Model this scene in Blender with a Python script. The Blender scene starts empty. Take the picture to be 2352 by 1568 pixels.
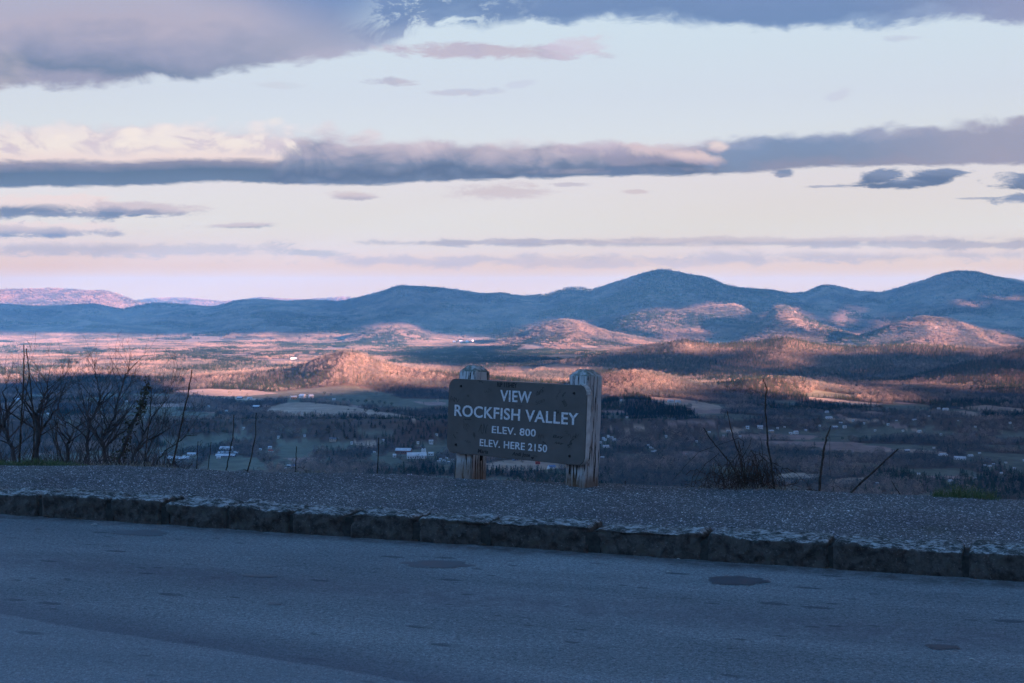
import bpy, bmesh, math, random
import numpy as np
from mathutils import Vector, Matrix
random.seed(7)
RNG = np.random.default_rng(7)
S = bpy.context.scene
COL = S.collection

# ------------------------------------------------------------------ camera
EYE = 1.6                      # eye height over the road
FL, CU, HV = 3231.0, 1176.0, 675.0   # focal length, centre column and horizon row on a 2352 px wide picture
cam_d = bpy.data.cameras.new('camera'); cam = bpy.data.objects.new('camera', cam_d); COL.objects.link(cam)
cam.location = (0, 0, EYE); cam.rotation_euler = (math.radians(90), 0, 0)
cam_d.sensor_width = 36.0; cam_d.lens = 36.0 * FL / 2352.0
cam_d.shift_y = -(784.0 - HV) / 2352.0
cam_d.clip_start = 0.1; cam_d.clip_end = 200000
S.camera = cam
S.view_settings.view_transform = 'Standard'; S.view_settings.look = 'None'
S.view_settings.exposure = 3.05; S.view_settings.gamma = 1.0; S.view_settings.use_curve_mapping = False
S.render.engine = 'CYCLES'
S.cycles.volume_bounces = 1
S.cycles.max_bounces = 4

# ------------------------------------------------------------------ sun
SUN_EL, SUN_BACK = math.radians(10.0), math.radians(50.0)    # low sun behind the right shoulder
SH = (math.sin(SUN_BACK), -math.cos(SUN_BACK))
SUN = Vector((SH[0]*math.cos(SUN_EL), SH[1]*math.cos(SUN_EL), math.sin(SUN_EL)))
sd = bpy.data.lights.new('sun', 'SUN'); sd.energy = 5.0; sd.angle = math.radians(0.4); sd.color = (1.0, 0.53, 0.42)
so = bpy.data.objects.new('sun', sd); COL.objects.link(so)
so.rotation_euler = SUN.to_track_quat('Z', 'Y').to_euler()

# ------------------------------------------------------------------ node helper
def srgb(r, g, b):
    f = lambda c: c/12.92 if c <= 0.04045 else ((c+0.055)/1.055)**2.4
    return (f(r), f(g), f(b), 1.0)
class N:
    """small wrapper to write node trees as expressions"""
    def __init__(s, tree): s.t = tree; s.l = tree.links
    def n(s, typ, **kw):
        nd = s.t.nodes.new(typ)
        for k, v in kw.items(): setattr(nd, k, v)
        return nd
    def put(s, sock, v):
        if hasattr(v, 'links') or hasattr(v, 'is_linked'): s.l.new(v, sock)
        else: sock.default_value = v
    def m(s, op, a, b=None, c=None, clamp=False):
        nd = s.n('ShaderNodeMath', operation=op, use_clamp=clamp)
        s.put(nd.inputs[0], a)
        if b is not None: s.put(nd.inputs[1], b)
        if c is not None: s.put(nd.inputs[2], c)
        return nd.outputs[0]
    def add(s, a, b): return s.m('ADD', a, b)
    def sub(s, a, b): return s.m('SUBTRACT', a, b)
    def mul(s, a, b): return s.m('MULTIPLY', a, b)
    def div(s, a, b): return s.m('DIVIDE', a, b)
    def ss(s, x, a, b, o0=0.0, o1=1.0):
        nd = s.n('ShaderNodeMapRange', interpolation_type='SMOOTHSTEP')
        s.put(nd.inputs[0], x)
        for i, v in zip((1, 2, 3, 4), (a, b, o0, o1)): s.put(nd.inputs[i], v)
        return nd.outputs[0]
    def lin(s, x, a, b, o0=0.0, o1=1.0):
        nd = s.n('ShaderNodeMapRange')
        s.put(nd.inputs[0], x)
        for i, v in zip((1, 2, 3, 4), (a, b, o0, o1)): s.put(nd.inputs[i], v)
        return nd.outputs[0]
    def mix(s, f, a, b, bt='MIX'):
        nd = s.n('ShaderNodeMix', data_type='RGBA', blend_type=bt)
        s.put(nd.inputs[0], f); s.put(nd.inputs[6], a); s.put(nd.inputs[7], b)
        return nd.outputs[2]
    def ramp(s, x, pts, interp='LINEAR'):
        nd = s.n('ShaderNodeValToRGB'); cr = nd.color_ramp; cr.interpolation = interp
        while len(cr.elements) < len(pts): cr.elements.new(0.5)
        for e, (p, c) in zip(cr.elements, pts): e.position = p; e.color = c
        s.put(nd.inputs[0], x); return nd.outputs[0]
    def noise(s, vec, scale, detail=4, rough=0.5, dist=0.0):
        nd = s.n('ShaderNodeTexNoise'); s.put(nd.inputs['Vector'], vec)
        nd.inputs['Scale'].default_value = scale; nd.inputs['Detail'].default_value = detail
        nd.inputs['Roughness'].default_value = rough; nd.inputs['Distortion'].default_value = dist
        return nd.outputs[0]
    def vor(s, vec, scale, out='Distance', feature='F1'):
        nd = s.n('ShaderNodeTexVoronoi', feature=feature); s.put(nd.inputs['Vector'], vec)
        nd.inputs['Scale'].default_value = scale
        return nd.outputs[out]
    def xyz(s, x, y, z=0.0):
        nd = s.n('ShaderNodeCombineXYZ')
        for i, v in enumerate((x, y, z)): s.put(nd.inputs[i], v)
        return nd.outputs[0]
    def sep(s, v):
        nd = s.n('ShaderNodeSeparateXYZ'); s.put(nd.inputs[0], v); return nd.outputs
    def curve(s, x, pts):
        nd = s.n('ShaderNodeFloatCurve'); c = nd.mapping.curves[0]
        nd.mapping.use_clip = False
        for i, (px, py) in enumerate(pts):
            if i < 2: c.points[i].location = (px, py)
            else: c.points.new(px, py)
        for p in c.points: p.handle_type = 'AUTO_CLAMPED'
        nd.mapping.update(); s.put(nd.inputs['Value'], x); return nd.outputs[0]

# ------------------------------------------------------------------ sky (world)
W = bpy.data.worlds.new('World'); S.world = W; W.use_nodes = True
wt = W.node_tree; wt.nodes.clear(); n = N(wt)
tc = n.n('ShaderNodeTexCoord'); dx, dy, dz = n.sep(tc.outputs['Generated'])
PHI = n.m('ARCTAN2', dx, dy)                                   # azimuth, 0 straight ahead
HYP = n.m('SQRT', n.add(n.mul(dx, dx), n.mul(dy, dy)))
TEL = n.div(dz, n.m('MAXIMUM', HYP, 0.02))                     # tangent of the elevation
# picture like coordinates of a direction (only a unit for writing the cloud positions)
def ph(u): return math.atan((u - CU)/FL)
def te(u, v): return (HV - v)/FL*math.cos(ph(u))
sky = n.n('ShaderNodeTexSky', sky_type='NISHITA', sun_disc=False)
sky.sun_elevation = SUN_EL; sky.sun_rotation = math.pi - SUN_BACK
sky.air_density = 1.0; sky.dust_density = 1.5; sky.ozone_density = 2.0
nish = n.mix(1.0, sky.outputs[0], (0.1, 0.1, 0.1, 1), 'MULTIPLY')
T01 = n.lin(TEL, 0.0, 0.25)
grad = n.ramp(T01, [(0.0, srgb(.975, .875, .865)), (0.09, srgb(.965, .885, .865)), (0.19, srgb(.935, .905, .885)),
                    (0.33, srgb(.920, .895, .910)), (0.45, srgb(.880, .900, .925)), (0.56, srgb(.855, .885, .930)), (0.80, srgb(.835, .900, .945)), (1.0, srgb(.78, .87, .94))])
pinkside = n.ss(PHI, 0.1, -0.36)
grad = n.mix(n.mul(n.mul(pinkside, n.ss(TEL, 0.06, 0.0)), 0.5), grad, srgb(.965, .81, .815))
grad = n.mix(n.ss(TEL, 0.036, 0.000), grad, (1.20, .74, .36, 1))     # redder light through the long path at the horizon
base = n.mix(0.06, grad, nish)
# stretched noise fields
NV = n.xyz(n.mul(PHI, 1.0), n.mul(TEL, 3.2), 0.3)
NV2 = n.xyz(n.mul(PHI, 1.0), n.mul(TEL, 1.6), 3.1)
nA = n.sub(n.noise(NV, 7.0, 6, .55, .6), 0.5)
nB = n.mul(n.sub(n.noise(NV2, 20.0, 9, .68, .7), 0.5), 1.45)
nC = n.mul(n.sub(n.noise(NV, 40.0, 9, .68, .6), 0.5), 1.4)
WV = n.xyz(n.add(PHI, n.mul(nB, .012)), n.add(n.mul(TEL, 1.9), n.mul(nC, .012)), 0.0)
def billow(sc):
    nd = n.n('ShaderNodeTexVoronoi', feature='SMOOTH_F1'); n.put(nd.inputs['Vector'], WV); nd.inputs['Scale'].default_value = sc; nd.inputs['Smoothness'].default_value = .35; return nd.outputs['Distance']
PUF = n.add(n.mul(n.sub(.45, billow(34)), .65), n.mul(n.sub(.45, billow(85)), .35))        # rounded lumps, about -0.3 .. 0.4
nD = n.sub(n.noise(NV2, 6.0, 5, .5, 1.2), 0.5)
PH01 = n.lin(PHI, -0.40, 0.40)
def cv(pts):    # (u, v) points -> tangent of elevation as function of azimuth
    q = [((ph(u)+0.40)/0.80, te(u, v)/0.25) for u, v in pts]
    return n.mul(n.curve(PH01, q), 0.25)
cur = base
# faint streaks near the horizon
GP, GR, CR = srgb(.83, .77, .79), srgb(.76, .73, .78), srgb(.95, .87, .85)
def streak(cur, u, v, wu, hv, tilt, col, op, amp=0.6, topc=None, soft=0.55, nz=None):
    p = n.div(n.sub(PHI, ph(u)), wu/FL)
    q = n.div(n.sub(n.sub(TEL, te(u, v)), n.mul(n.sub(PHI, ph(u)), tilt)), hv/FL)
    d = n.m('SQRT', n.add(n.mul(p, p), n.mul(q, q)))
    d = n.add(d, n.mul(nC if nz is None else nz, amp*2.6)); d = n.sub(n.add(d, n.mul(nB, amp*1.2)), n.mul(PUF, .45))
    mk = n.mul(n.ss(d, 1.0, 1.0 - soft), op)
    c = n.mix(n.ss(nB, -.12, .16, 0, .35), col, GP) if topc is None else n.mix(n.ss(n.add(q, n.mul(nB, 1.6)), -0.45, 0.25), col, topc)
    return n.mix(mk, cur, c)
SL, SL2 = srgb(.42, .50, .63), srgb(.50, .57, .70)
GP, GR, CR = srgb(.83, .77, .79), srgb(.76, .73, .78), srgb(.95, .87, .85)
for (u, v, wu, hv, ti, col, op, tp) in [
    (1650, 555, 900, 14, 0.0, srgb(.73, .70, .75), .85, GP), (1900, 580, 800, 26, 0.0, srgb(.80, .75, .78), .75, CR), (2200, 562, 500, 12, -.01, srgb(.72, .70, .76), .8, None),
    (1300, 600, 700, 20, 0.0, GP, .6, None), (1150, 556, 420, 9, .01, srgb(.72, .69, .74), .75, None), (980, 598, 300, 13, 0, GP, .55, None),
    (300, 572, 420, 18, 0.0, srgb(.80, .76, .79), .75, None), (-60, 560, 420, 26, 0, srgb(.78, .74, .77), .6, CR),
    (120, 524, 210, 20, 0, srgb(.66, .66, .74), .85, CR), (-160, 530, 300, 20, 0, SL2, .8, GP),
    (538, 518, 130, 10, .015, srgb(.64, .64, .71), .9, GP), (712, 580, 85, 10, 0, srgb(.76, .73, .76), .8, None),
    (808, 451, 70, 13, 0, srgb(.70, .67, .74), .85, GP), (1140, 440, 150, 26, 0, srgb(.84, .79, .81), .85, None), (1300, 423, 60, 7, 0, GR, .7, None), (1460, 440, 45, 6, 0, GP, .7, None),
    (60, 470, 330, 36, -.02, srgb(.45, .51, .63), .95, CR), (330, 478, 150, 20, -.02, srgb(.60, .61, .70), .9, GP), (180, 492, 160, 8, 0, srgb(.48, .54, .66), .9, None),
    (2090, 419, 150, 15, .0, SL, .97, SL2), (2158, 404, 62, 24, 0, SL, .97, SL2), (2022, 407, 60, 22, 0, SL, .95, SL2),
    (2400, 415, 110, 38, 0, SL, .95, SL2), (2385, 452, 110, 16, 0, SL2, .9, None), (2250, 455, 60, 4, 0, SL2, .6, None), (1898, 428, 60, 4, 0, SL2, .6, None), (1797, 397, 34, 12, 0, SL2, .95, None),
    (910, 187, 70, 12, 0, srgb(.72, .72, .80), .8, None), (1070, 212, 95, 11, .03, srgb(.76, .78, .86), .75, None), (1200, 192, 40, 10, .1, srgb(.80, .82, .89), .6, None),
    (640, 195, 80, 10, 0, srgb(.80, .83, .88), .5, None), (1925, 218, 35, 16, .3, srgb(.78, .80, .88), .5, None), (2065, 88, 50, 10, 0, srgb(.72, .78, .88), .5, None),
    (1100, 118, 300, 24, -.02, srgb(.74, .71, .79), .9, None), (1330, 105, 90, 30, .05, srgb(.83, .80, .87), .7, None)]:
    cur = streak(cur, u, v, wu, hv, ti, col, op, topc=tp)
# the long band across the middle
bot = cv([(-250, 436), (0, 431), (300, 428), (520, 419), (750, 428), (1000, 418), (1250, 410), (1500, 405), (1700, 400), (1900, 384), (2100, 381), (2352, 378), (2600, 372)])
top = cv([(-250, 270), (0, 276), (300, 274), (520, 276), (700, 290), (900, 308), (1100, 316), (1300, 322), (1500, 318), (1700, 310), (1900, 297), (2200, 283), (2352, 272), (2600, 262)])
fr = n.div(n.sub(TEL, bot), n.sub(top, bot))
fr = n.add(fr, n.mul(nC, 0.10))
edge = n.add(n.sub(TEL, bot), n.mul(nC, 0.005))
mk = n.mul(n.ss(edge, -0.0008, 0.0022), n.ss(n.sub(n.add(fr, n.mul(nB, 0.30)), n.mul(PUF, .50)), 1.06, 0.80))
uL = n.add(PHI, n.mul(nB, 0.05))
right = n.ss(n.add(uL, n.mul(n.sub(fr, .5), -.03)), ph(635), ph(690))
leftcol = n.ramp(n.add(fr, n.mul(nB, 0.10)), [(0.0, srgb(.42, .50, .62)), (0.22, srgb(.36, .45, .57)), (0.34, srgb(.56, .56, .65)), (0.42, srgb(.95, .87, .85)), (0.62, srgb(.965, .915, .88)), (1.0, srgb(.925, .885, .90))])
leftcol = n.mix(n.mul(n.ss(n.sub(nB, n.mul(PUF, .5)), -0.05, 0.20), n.ss(fr, .40, .55)), leftcol, srgb(.855, .80, .835))
leftcol = n.mix(n.mul(n.ss(PUF, .02, .22, 0, .7), n.ss(fr, .45, .6)), leftcol, srgb(.985, .93, .89))
frp = n.add(fr, n.mul(PUF, .45))
midcol = n.ramp(n.add(frp, n.mul(nB, 0.6)), [(0.0, srgb(.45, .52, .64)), (0.18, srgb(.36, .44, .57)), (0.38, srgb(.48, .53, .64)), (0.55, srgb(.64, .63, .71)), (0.78, srgb(.78, .73, .78)), (1.0, srgb(.88, .84, .86))])
farcol = n.ramp(n.add(frp, n.mul(nB, 0.55)), [(0.0, srgb(.56, .58, .68)), (0.25, srgb(.50, .57, .69)), (0.6, srgb(.50, .58, .71)), (1.0, srgb(.66, .68, .78))])
farcol = n.mix(n.ss(uL, ph(1850), ph(2300), 0, .75), farcol, srgb(.66, .65, .73))
bc = n.mix(right, leftcol, midcol)
bc = n.mix(n.ss(uL, ph(1560), ph(1720)), bc, farcol)
cur = n.mix(n.mul(mk, 0.97), cur, bc)
for (u, v, wu, hv, ti, col, op, tp) in [(1480, 352, 200, 34, -.03, srgb(.60, .59, .68), .85, srgb(.86, .78, .80)), (1370, 338, 90, 26, 0, srgb(.66, .64, .73), .8, srgb(.78, .73, .79)), (1600, 362, 95, 22, -.1, srgb(.76, .70, .76), .85, srgb(.90, .81, .81)),
                                        (1650, 340, 34, 20, 0, srgb(.78, .72, .78), .8, CR), (1400, 392, 320, 10, .01, srgb(.42, .49, .62), .8, None)]:
    cur = streak(cur, u, v, wu, hv, ti, col, op, amp=.35, topc=tp, nz=nB)
# upper deck that goes on overhead
ub = cv([(-250, 225), (0, 212), (200, 207), (400, 195), (560, 167), (800, 133), (900, 112), (980, 66), (1100, 66), (1300, 58), (1500, 52), (1700, 68), (1850, 72), (2100, 61), (2352, 62), (2600, 60)])
ud = n.sub(TEL, ub)
gap = n.mul(n.ss(n.m('ABSOLUTE', n.sub(PHI, ph(1010))), 0.085, 0.0), n.ss(nD, -.12, .10))
ud2 = n.add(ud, n.add(n.mul(nB, 0.013), n.add(n.mul(nC, 0.008), n.mul(PUF, .010))))
um = n.mul(n.ss(ud2, -0.0012, 0.0065), n.sub(1.0, n.mul(n.mul(gap, n.ss(ud, .055, .02)), n.ss(nB, -.03, .10))))
hh = n.add(n.add(ud, n.mul(nA, 0.05)), n.add(n.mul(nB, .018), n.mul(PUF, .012)))
lcol = n.ramp(n.lin(hh, 0, 0.085), [(0.0, srgb(.62, .63, .73)), (0.12, srgb(.47, .54, .66)), (0.30, srgb(.60, .62, .73)), (0.50, srgb(.71, .69, .77)), (0.75, srgb(.70, .70, .79)), (1.0, srgb(.60, .66, .79))])
lcol = n.mix(n.ss(nD, .0, .16, 0, .6), lcol, srgb(.80, .76, .79))
lcol = n.mix(n.ss(PHI, ph(300), ph(850), 0, .8), lcol, srgb(.72, .71, .79))
rcol = n.ramp(n.lin(hh, 0, 0.04), [(0.0, srgb(.56, .66, .80)), (0.35, srgb(.44, .55, .72)), (1.0, srgb(.47, .57, .75))])
rcol = n.mix(n.ss(PHI, ph(1900), ph(2500), 0, .8), rcol, srgb(.62, .63, .75))
tb = n.ss(n.add(PHI, n.mul(ud, 2.0)), ph(760), ph(1080))
dcol = n.mix(tb, lcol, rcol)
cur = n.mix(n.mul(um, 0.97), cur, dcol)
# overhead, out of view, a strong blue is added to brighten the shaded ground
OVER = (0.30, 0.95, 2.15, 1)
cur = n.mix(n.ss(n.add(TEL, n.mul(nA, .1)), 0.22, 0.48), cur, OVER)
# the side the sun has gone down to is brighter
side = n.add(n.mul(n.div(dx, n.m('MAXIMUM', HYP, .02)), SH[0]), n.mul(n.div(dy, n.m('MAXIMUM', HYP, .02)), SH[1]))
glow = n.mul(n.mul(n.ss(side, -0.1, 1.0), n.ss(TEL, 1.6, 0.1)), 0.8)
cur = n.mix(1.0, cur, n.xyz(n.add(1.0, glow), n.add(1.0, n.mul(glow, .95)), n.add(1.0, n.mul(glow, .8))), 'MULTIPLY')
bgn = n.n('ShaderNodeBackground'); bgn.inputs['Strength'].default_value = 0.1
K = 10.0/2**3.05       # the camera exposure is 3.05 stops up
fin = n.mix(1.0, cur, (K, K, K, 1), 'MULTIPLY')
n.l.new(fin, bgn.inputs['Color'])
wo = n.n('ShaderNodeOutputWorld'); n.l.new(bgn.outputs[0], wo.inputs['Surface'])

# ------------------------------------------------------------------ numpy noise
def _h(ix, iy, seed):
    h = (ix.astype(np.int64)*374761393 + iy.astype(np.int64)*668265263 + seed*1442695041) & 0xffffffff
    h = ((h ^ (h >> 13))*1274126177) & 0xffffffff
    h = (h ^ (h >> 16)) & 0xffffffff
    return h/4294967295.0
def vn(x, y, seed=0):
    x = np.asarray(x, float); y = np.asarray(y, float)
    ix = np.floor(x); iy = np.floor(y); fx = x-ix; fy = y-iy
    fx = fx*fx*fx*(fx*(fx*6-15)+10); fy = fy*fy*fy*(fy*(fy*6-15)+10)
    a = _h(ix, iy, seed); b = _h(ix+1, iy, seed); c = _h(ix, iy+1, seed); d = _h(ix+1, iy+1, seed)
    return (a+(b-a)*fx)*(1-fy)+(c+(d-c)*fx)*fy
def fbm(x, y, octs=4, seed=0, gain=0.5):
    t = 0; a = 1.0; s = 0
    for o in range(octs):
        t = t+a*vn(x*2**o+17.3*o, y*2**o-9.1*o, seed+o); s += a; a *= gain
    return t/s-0.5                      # about -0.5 .. 0.5
def sstep(x, a, b):
    t = np.clip((x-a)/(b-a), 0, 1); return t*t*(3-2*t)

# ------------------------------------------------------------------ land form
FLOOR = -410.0
def edge_y(x):                         # where the overlook's shoulder ends and the slope starts
    x = np.asarray(x, float); xc = np.clip(x, -7, 6)
    return 11.05-0.283*xc-0.0098*xc*xc - 0.25*(x-xc)
# ridges: skyline points (u, v), depth, width of the front slope, of the back slope, spur strength
MAIN = [(-300, 705), (0, 700), (66, 705), (116, 705), (182, 701.5), (215, 700), (281, 711), (347, 696), (396, 697), (479, 706), (495, 705), (542, 691), (594, 688), (661, 693), (710, 689), (777, 694), (830, 683), (876, 672), (919, 658), (949, 659.5), (1008, 663), (1074, 672), (1107, 677), (1150, 673), (1200, 680), (1256, 677), (1305, 662), (1332, 661), (1358, 666), (1404, 653), (1437, 644), (1468, 633), (1505, 624), (1529, 621), (1559, 626), (1579, 633), (1620, 637), (1645, 648), (1670, 658), (1695, 663), (1771, 668.5), (1816, 674.5), (1852, 672), (1892, 656), (1912, 655), (1942, 663), (1973, 670), (2023, 673.5), (2074, 661), (2114, 648), (2159, 630.6), (2205, 625), (2240, 626), (2275, 634.7), (2326, 642), (2352, 648), (2450, 665), (2700, 655)]
RIDGES = [
 ([(-300, 676), (0, 666), (50, 665), (120, 661), (150, 664), (200, 668), (240, 668), (270, 677), (310, 691), (360, 705), (420, 730), (3000, 760)], 18500, 2200, 2000, .5),
 ([(280, 720), (310, 691), (345, 686), (400, 684), (450, 686), (510, 693), (560, 689), (600, 683), (640, 686), (700, 689), (750, 685), (790, 682), (825, 685), (900, 700), (1200, 712), (3000, 712)], 22500, 2200, 1500, .3),
 (MAIN, 14300, 2900, 3000, 1.15),
 ([(-300, 772), (0, 752), (200, 740), (420, 757), (640, 741), (760, 732), (860, 729), (950, 748), (1010, 765), (1100, 752), (1180, 741), (1280, 752), (1350, 768), (3000, 790)], 13000, 1500, 1500, .4),
 ([(1320, 785), (1400, 742), (1450, 724), (1500, 711), (1545, 718), (1590, 712), (1640, 704), (1690, 701), (1730, 724), (1780, 760), (1850, 790)], 12000, 1300, 1600, 1.5),
 ([(1660, 790), (1700, 766), (1745, 738), (1785, 704), (1812, 703), (1840, 722), (1880, 745), (1940, 764), (2010, 790)], 11300, 1000, 1200, 1.5),
 ([(1860, 800), (1940, 780), (2010, 762), (2060, 742), (2120, 729), (2170, 733), (2220, 748), (2290, 764), (2340, 778), (2450, 790), (2800, 800)], 10600, 1100, 1200, 1.5),
 ([(1100, 800), (1160, 782), (1210, 764), (1262, 742), (1300, 734), (1345, 746), (1400, 764), (1470, 777), (1540, 792), (1600, 805)], 10700, 1000, 900, 1.0),
 ([(760, 800), (810, 775), (860, 757), (900, 750), (950, 760), (1000, 779), (1060, 800)], 11500, 800, 800, .6),
 ([(1200, 860), (1260, 838), (1330, 822), (1430, 804), (1520, 789), (1570, 781), (1650, 790), (1740, 783), (1800, 774), (1870, 789), (1950, 796), (2100, 791), (2200, 796), (2260, 801), (2352, 794), (2500, 788), (2900, 780)], 7500, 1150, 900, .6),
 ([(2080, 870), (2150, 850), (2200, 838), (2240, 827), (2290, 812), (2352, 800), (2500, 790), (2900, 780)], 6500, 850, 700, .5),
 ([(330, 905), (400, 878), (450, 864), (520, 858), (590, 855), (650, 850), (690, 841), (730, 821), (760, 810), (790, 805), (825, 810), (860, 825), (900, 836), (960, 847), (1010, 853), (1060, 860), (1130, 868), (1220, 885), (1320, 910)], 6150, 620, 900, .85),
 ([(1300, 890), (1390, 858), (1450, 852), (1520, 859), (1590, 879), (1660, 900)], 6000, 620, 500, .4),
 ([(1560, 905), (1640, 884), (1720, 869), (1800, 866), (1860, 874), (1950, 903), (2020, 925)], 5800, 520, 450, .4),
 ([(1330, 960), (1380, 927), (1450, 914), (1500, 919), (1560, 938), (1640, 962)], 5050, 330, 300, .3),
 ([(1950, 925), (2030, 900), (2080, 893), (2150, 890), (2230, 895), (2352, 890), (2500, 890)], 5650, 330, 400, .5),
 ([(-200, 905), (0, 893), (90, 885), (200, 881), (300, 888), (400, 905)], 6000, 330, 400, .4),
 ([(500, 975), (640, 962), (760, 958), (900, 965), (1010, 985)], 4500, 160, 200, .4),
 ([(820, 1010), (950, 1000), (1100, 985), (1300, 1000), (1500, 1012), (1620, 1025)], 4050, 200, 220, .5),
 ([(1650, 1062), (1800, 1040), (1950, 1038), (2100, 1052), (2300, 1050), (2500, 1045)], 3750, 130, 160, .4),
]
def H(x, y):
    x = np.asarray(x, float); y = np.asarray(y, float)
    x, y = np.broadcast_arrays(x, y)
    ys = np.maximum(y, 300.0)
    r = x/ys
    u = CU+FL*np.clip(r, -0.9, 0.9)
    far = sstep(y, 2300, 4500)
    z = FLOOR + 34*fbm(x/900+3, y/620+1, 4, 5)*1.2 + far*16*fbm(x/500, y/260, 3, 9)
    z = z + 10*sstep(y, 6500, 12500)*fbm(x/1500, y/700, 3, 12)*4
    ramp = (1-sstep(np.abs(u-CU), 2000, 2900))
    for i, (pts, Y, wf, wb, sp) in enumerate(RIDGES):
        pu = [p[0] for p in pts]; pv = [p[1] for p in pts]
        s0 = np.interp(u, pu, pv)
        if pu[0] > -150: s0 = np.where(u < pu[0], 960.0, s0)
        if pu[-1] < 2400: s0 = np.where(u > pu[-1], 960.0, s0)
        Yw = Y + (Y*0.03)*fbm(x/(Y*0.12), np.zeros_like(x)+i, 2, 40+i)*2
        crest = EYE-(s0-HV)/FL*Yw
        t = np.where(y < Yw, (Yw-y)/wf, (y-Yw)/wb)
        sn = fbm(x/(wf*0.30)+i*7.7+.6*fbm(x/(wf*.5), y/(wf*.5), 2, 160+i), y/(wf*0.9), 4, 60+i)
        rid = (1-np.abs(sn)*5.0)                    # ridged noise: spurs coming down the slope
        tt = np.clip(t*(1+0.10*sp*rid - 0.06), 0, None)
        prof = np.where(tt < 1, (1-tt)**1.25*(1+0.25*tt), 0)
        hgt = crest-FLOOR
        e = 1-np.exp(-np.abs(t)*9)
        cut = sp*hgt*0.27*e*prof*(np.abs(sn)*4.5-0.55)
        zz = FLOOR-25+(hgt+25)*prof-cut*np.where(t < 1.2, 1, 0)
        k = 12.0
        d = zz-z
        z = np.where(d > 60, zz, np.where(d < -60, z, k*np.logaddexp(z/k, np.minimum(zz, z+60)/k)))*1.0
        # keep crest lines exact: the soft maximum only acts in the saddles
        z = np.where((d > 0) & (t < 0.08), np.minimum(z, np.maximum(zz, z-12)), z)
    # the mountain the overlook stands on
    d = y-edge_y(x)
    slope = -0.12-0.55*np.clip(d, 0, 60)-0.36*np.clip(d-60, 0, 5000)+fbm(x/90, y/90, 3, 3)*np.clip(d, 0, 300)*0.10
    slope = np.where(d < 0, -0.12, slope)
    back = np.where(y < -25, (-y-25)*0.25*(1+fbm(x/200, y/200, 3, 4)), 0)
    near = np.where(y < 0, -0.12+np.minimum(back, 160), slope)
    return np.where(y < 2500, np.maximum(z, near), z)

# lookup grid of the valley
GX0, GX1, GY0, GY1, GS = -13000.0, 13000.0, 1500.0, 24000.0, 40.0
gx = np.arange(GX0, GX1+GS, GS); gy = np.arange(GY0, GY1+GS, GS)
GH = H(gx[None, :], gy[:, None])
def Hg(x, y):
    fx = np.clip((x-GX0)/GS, 0, len(gx)-1.001); fy = np.clip((y-GY0)/GS, 0, len(gy)-1.001)
    ix = fx.astype(int); iy = fy.astype(int); fx = fx-ix; fy = fy-iy
    return (GH[iy, ix]*(1-fx)+GH[iy, ix+1]*fx)*(1-fy)+(GH[iy+1, ix]*(1-fx)+GH[iy+1, ix+1]*fx)*fy
def ray_ground(u, v):
    """first place where the land is met looking along (u, v)"""
    y = np.arange(2600, 23000, 8.0); x = (u-CU)/FL*y
    z = EYE-(v-HV)/FL*y
    hit = np.nonzero(Hg(x, y) >= z)[0]
    i = hit[0] if len(hit) else -1
    return x[i], y[i], float(Hg(x[i:i+1], y[i:i+1])[0]) if i >= 0 else FLOOR
def uv(x, y, z): return CU+FL*x/y, HV+FL*(EYE-z)/y
def in_poly(u, v, P):
    ins = np.zeros(u.shape, bool); k = len(P)
    for i in range(k):
        x1, y1 = P[i]; x2, y2 = P[(i+1) % k]
        if y1 == y2: continue
        c = ((y1 > v) != (y2 > v)) & (u < (x2-x1)*(v-y1)/(y2-y1)+x1)
        ins ^= c
    return ins
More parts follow.
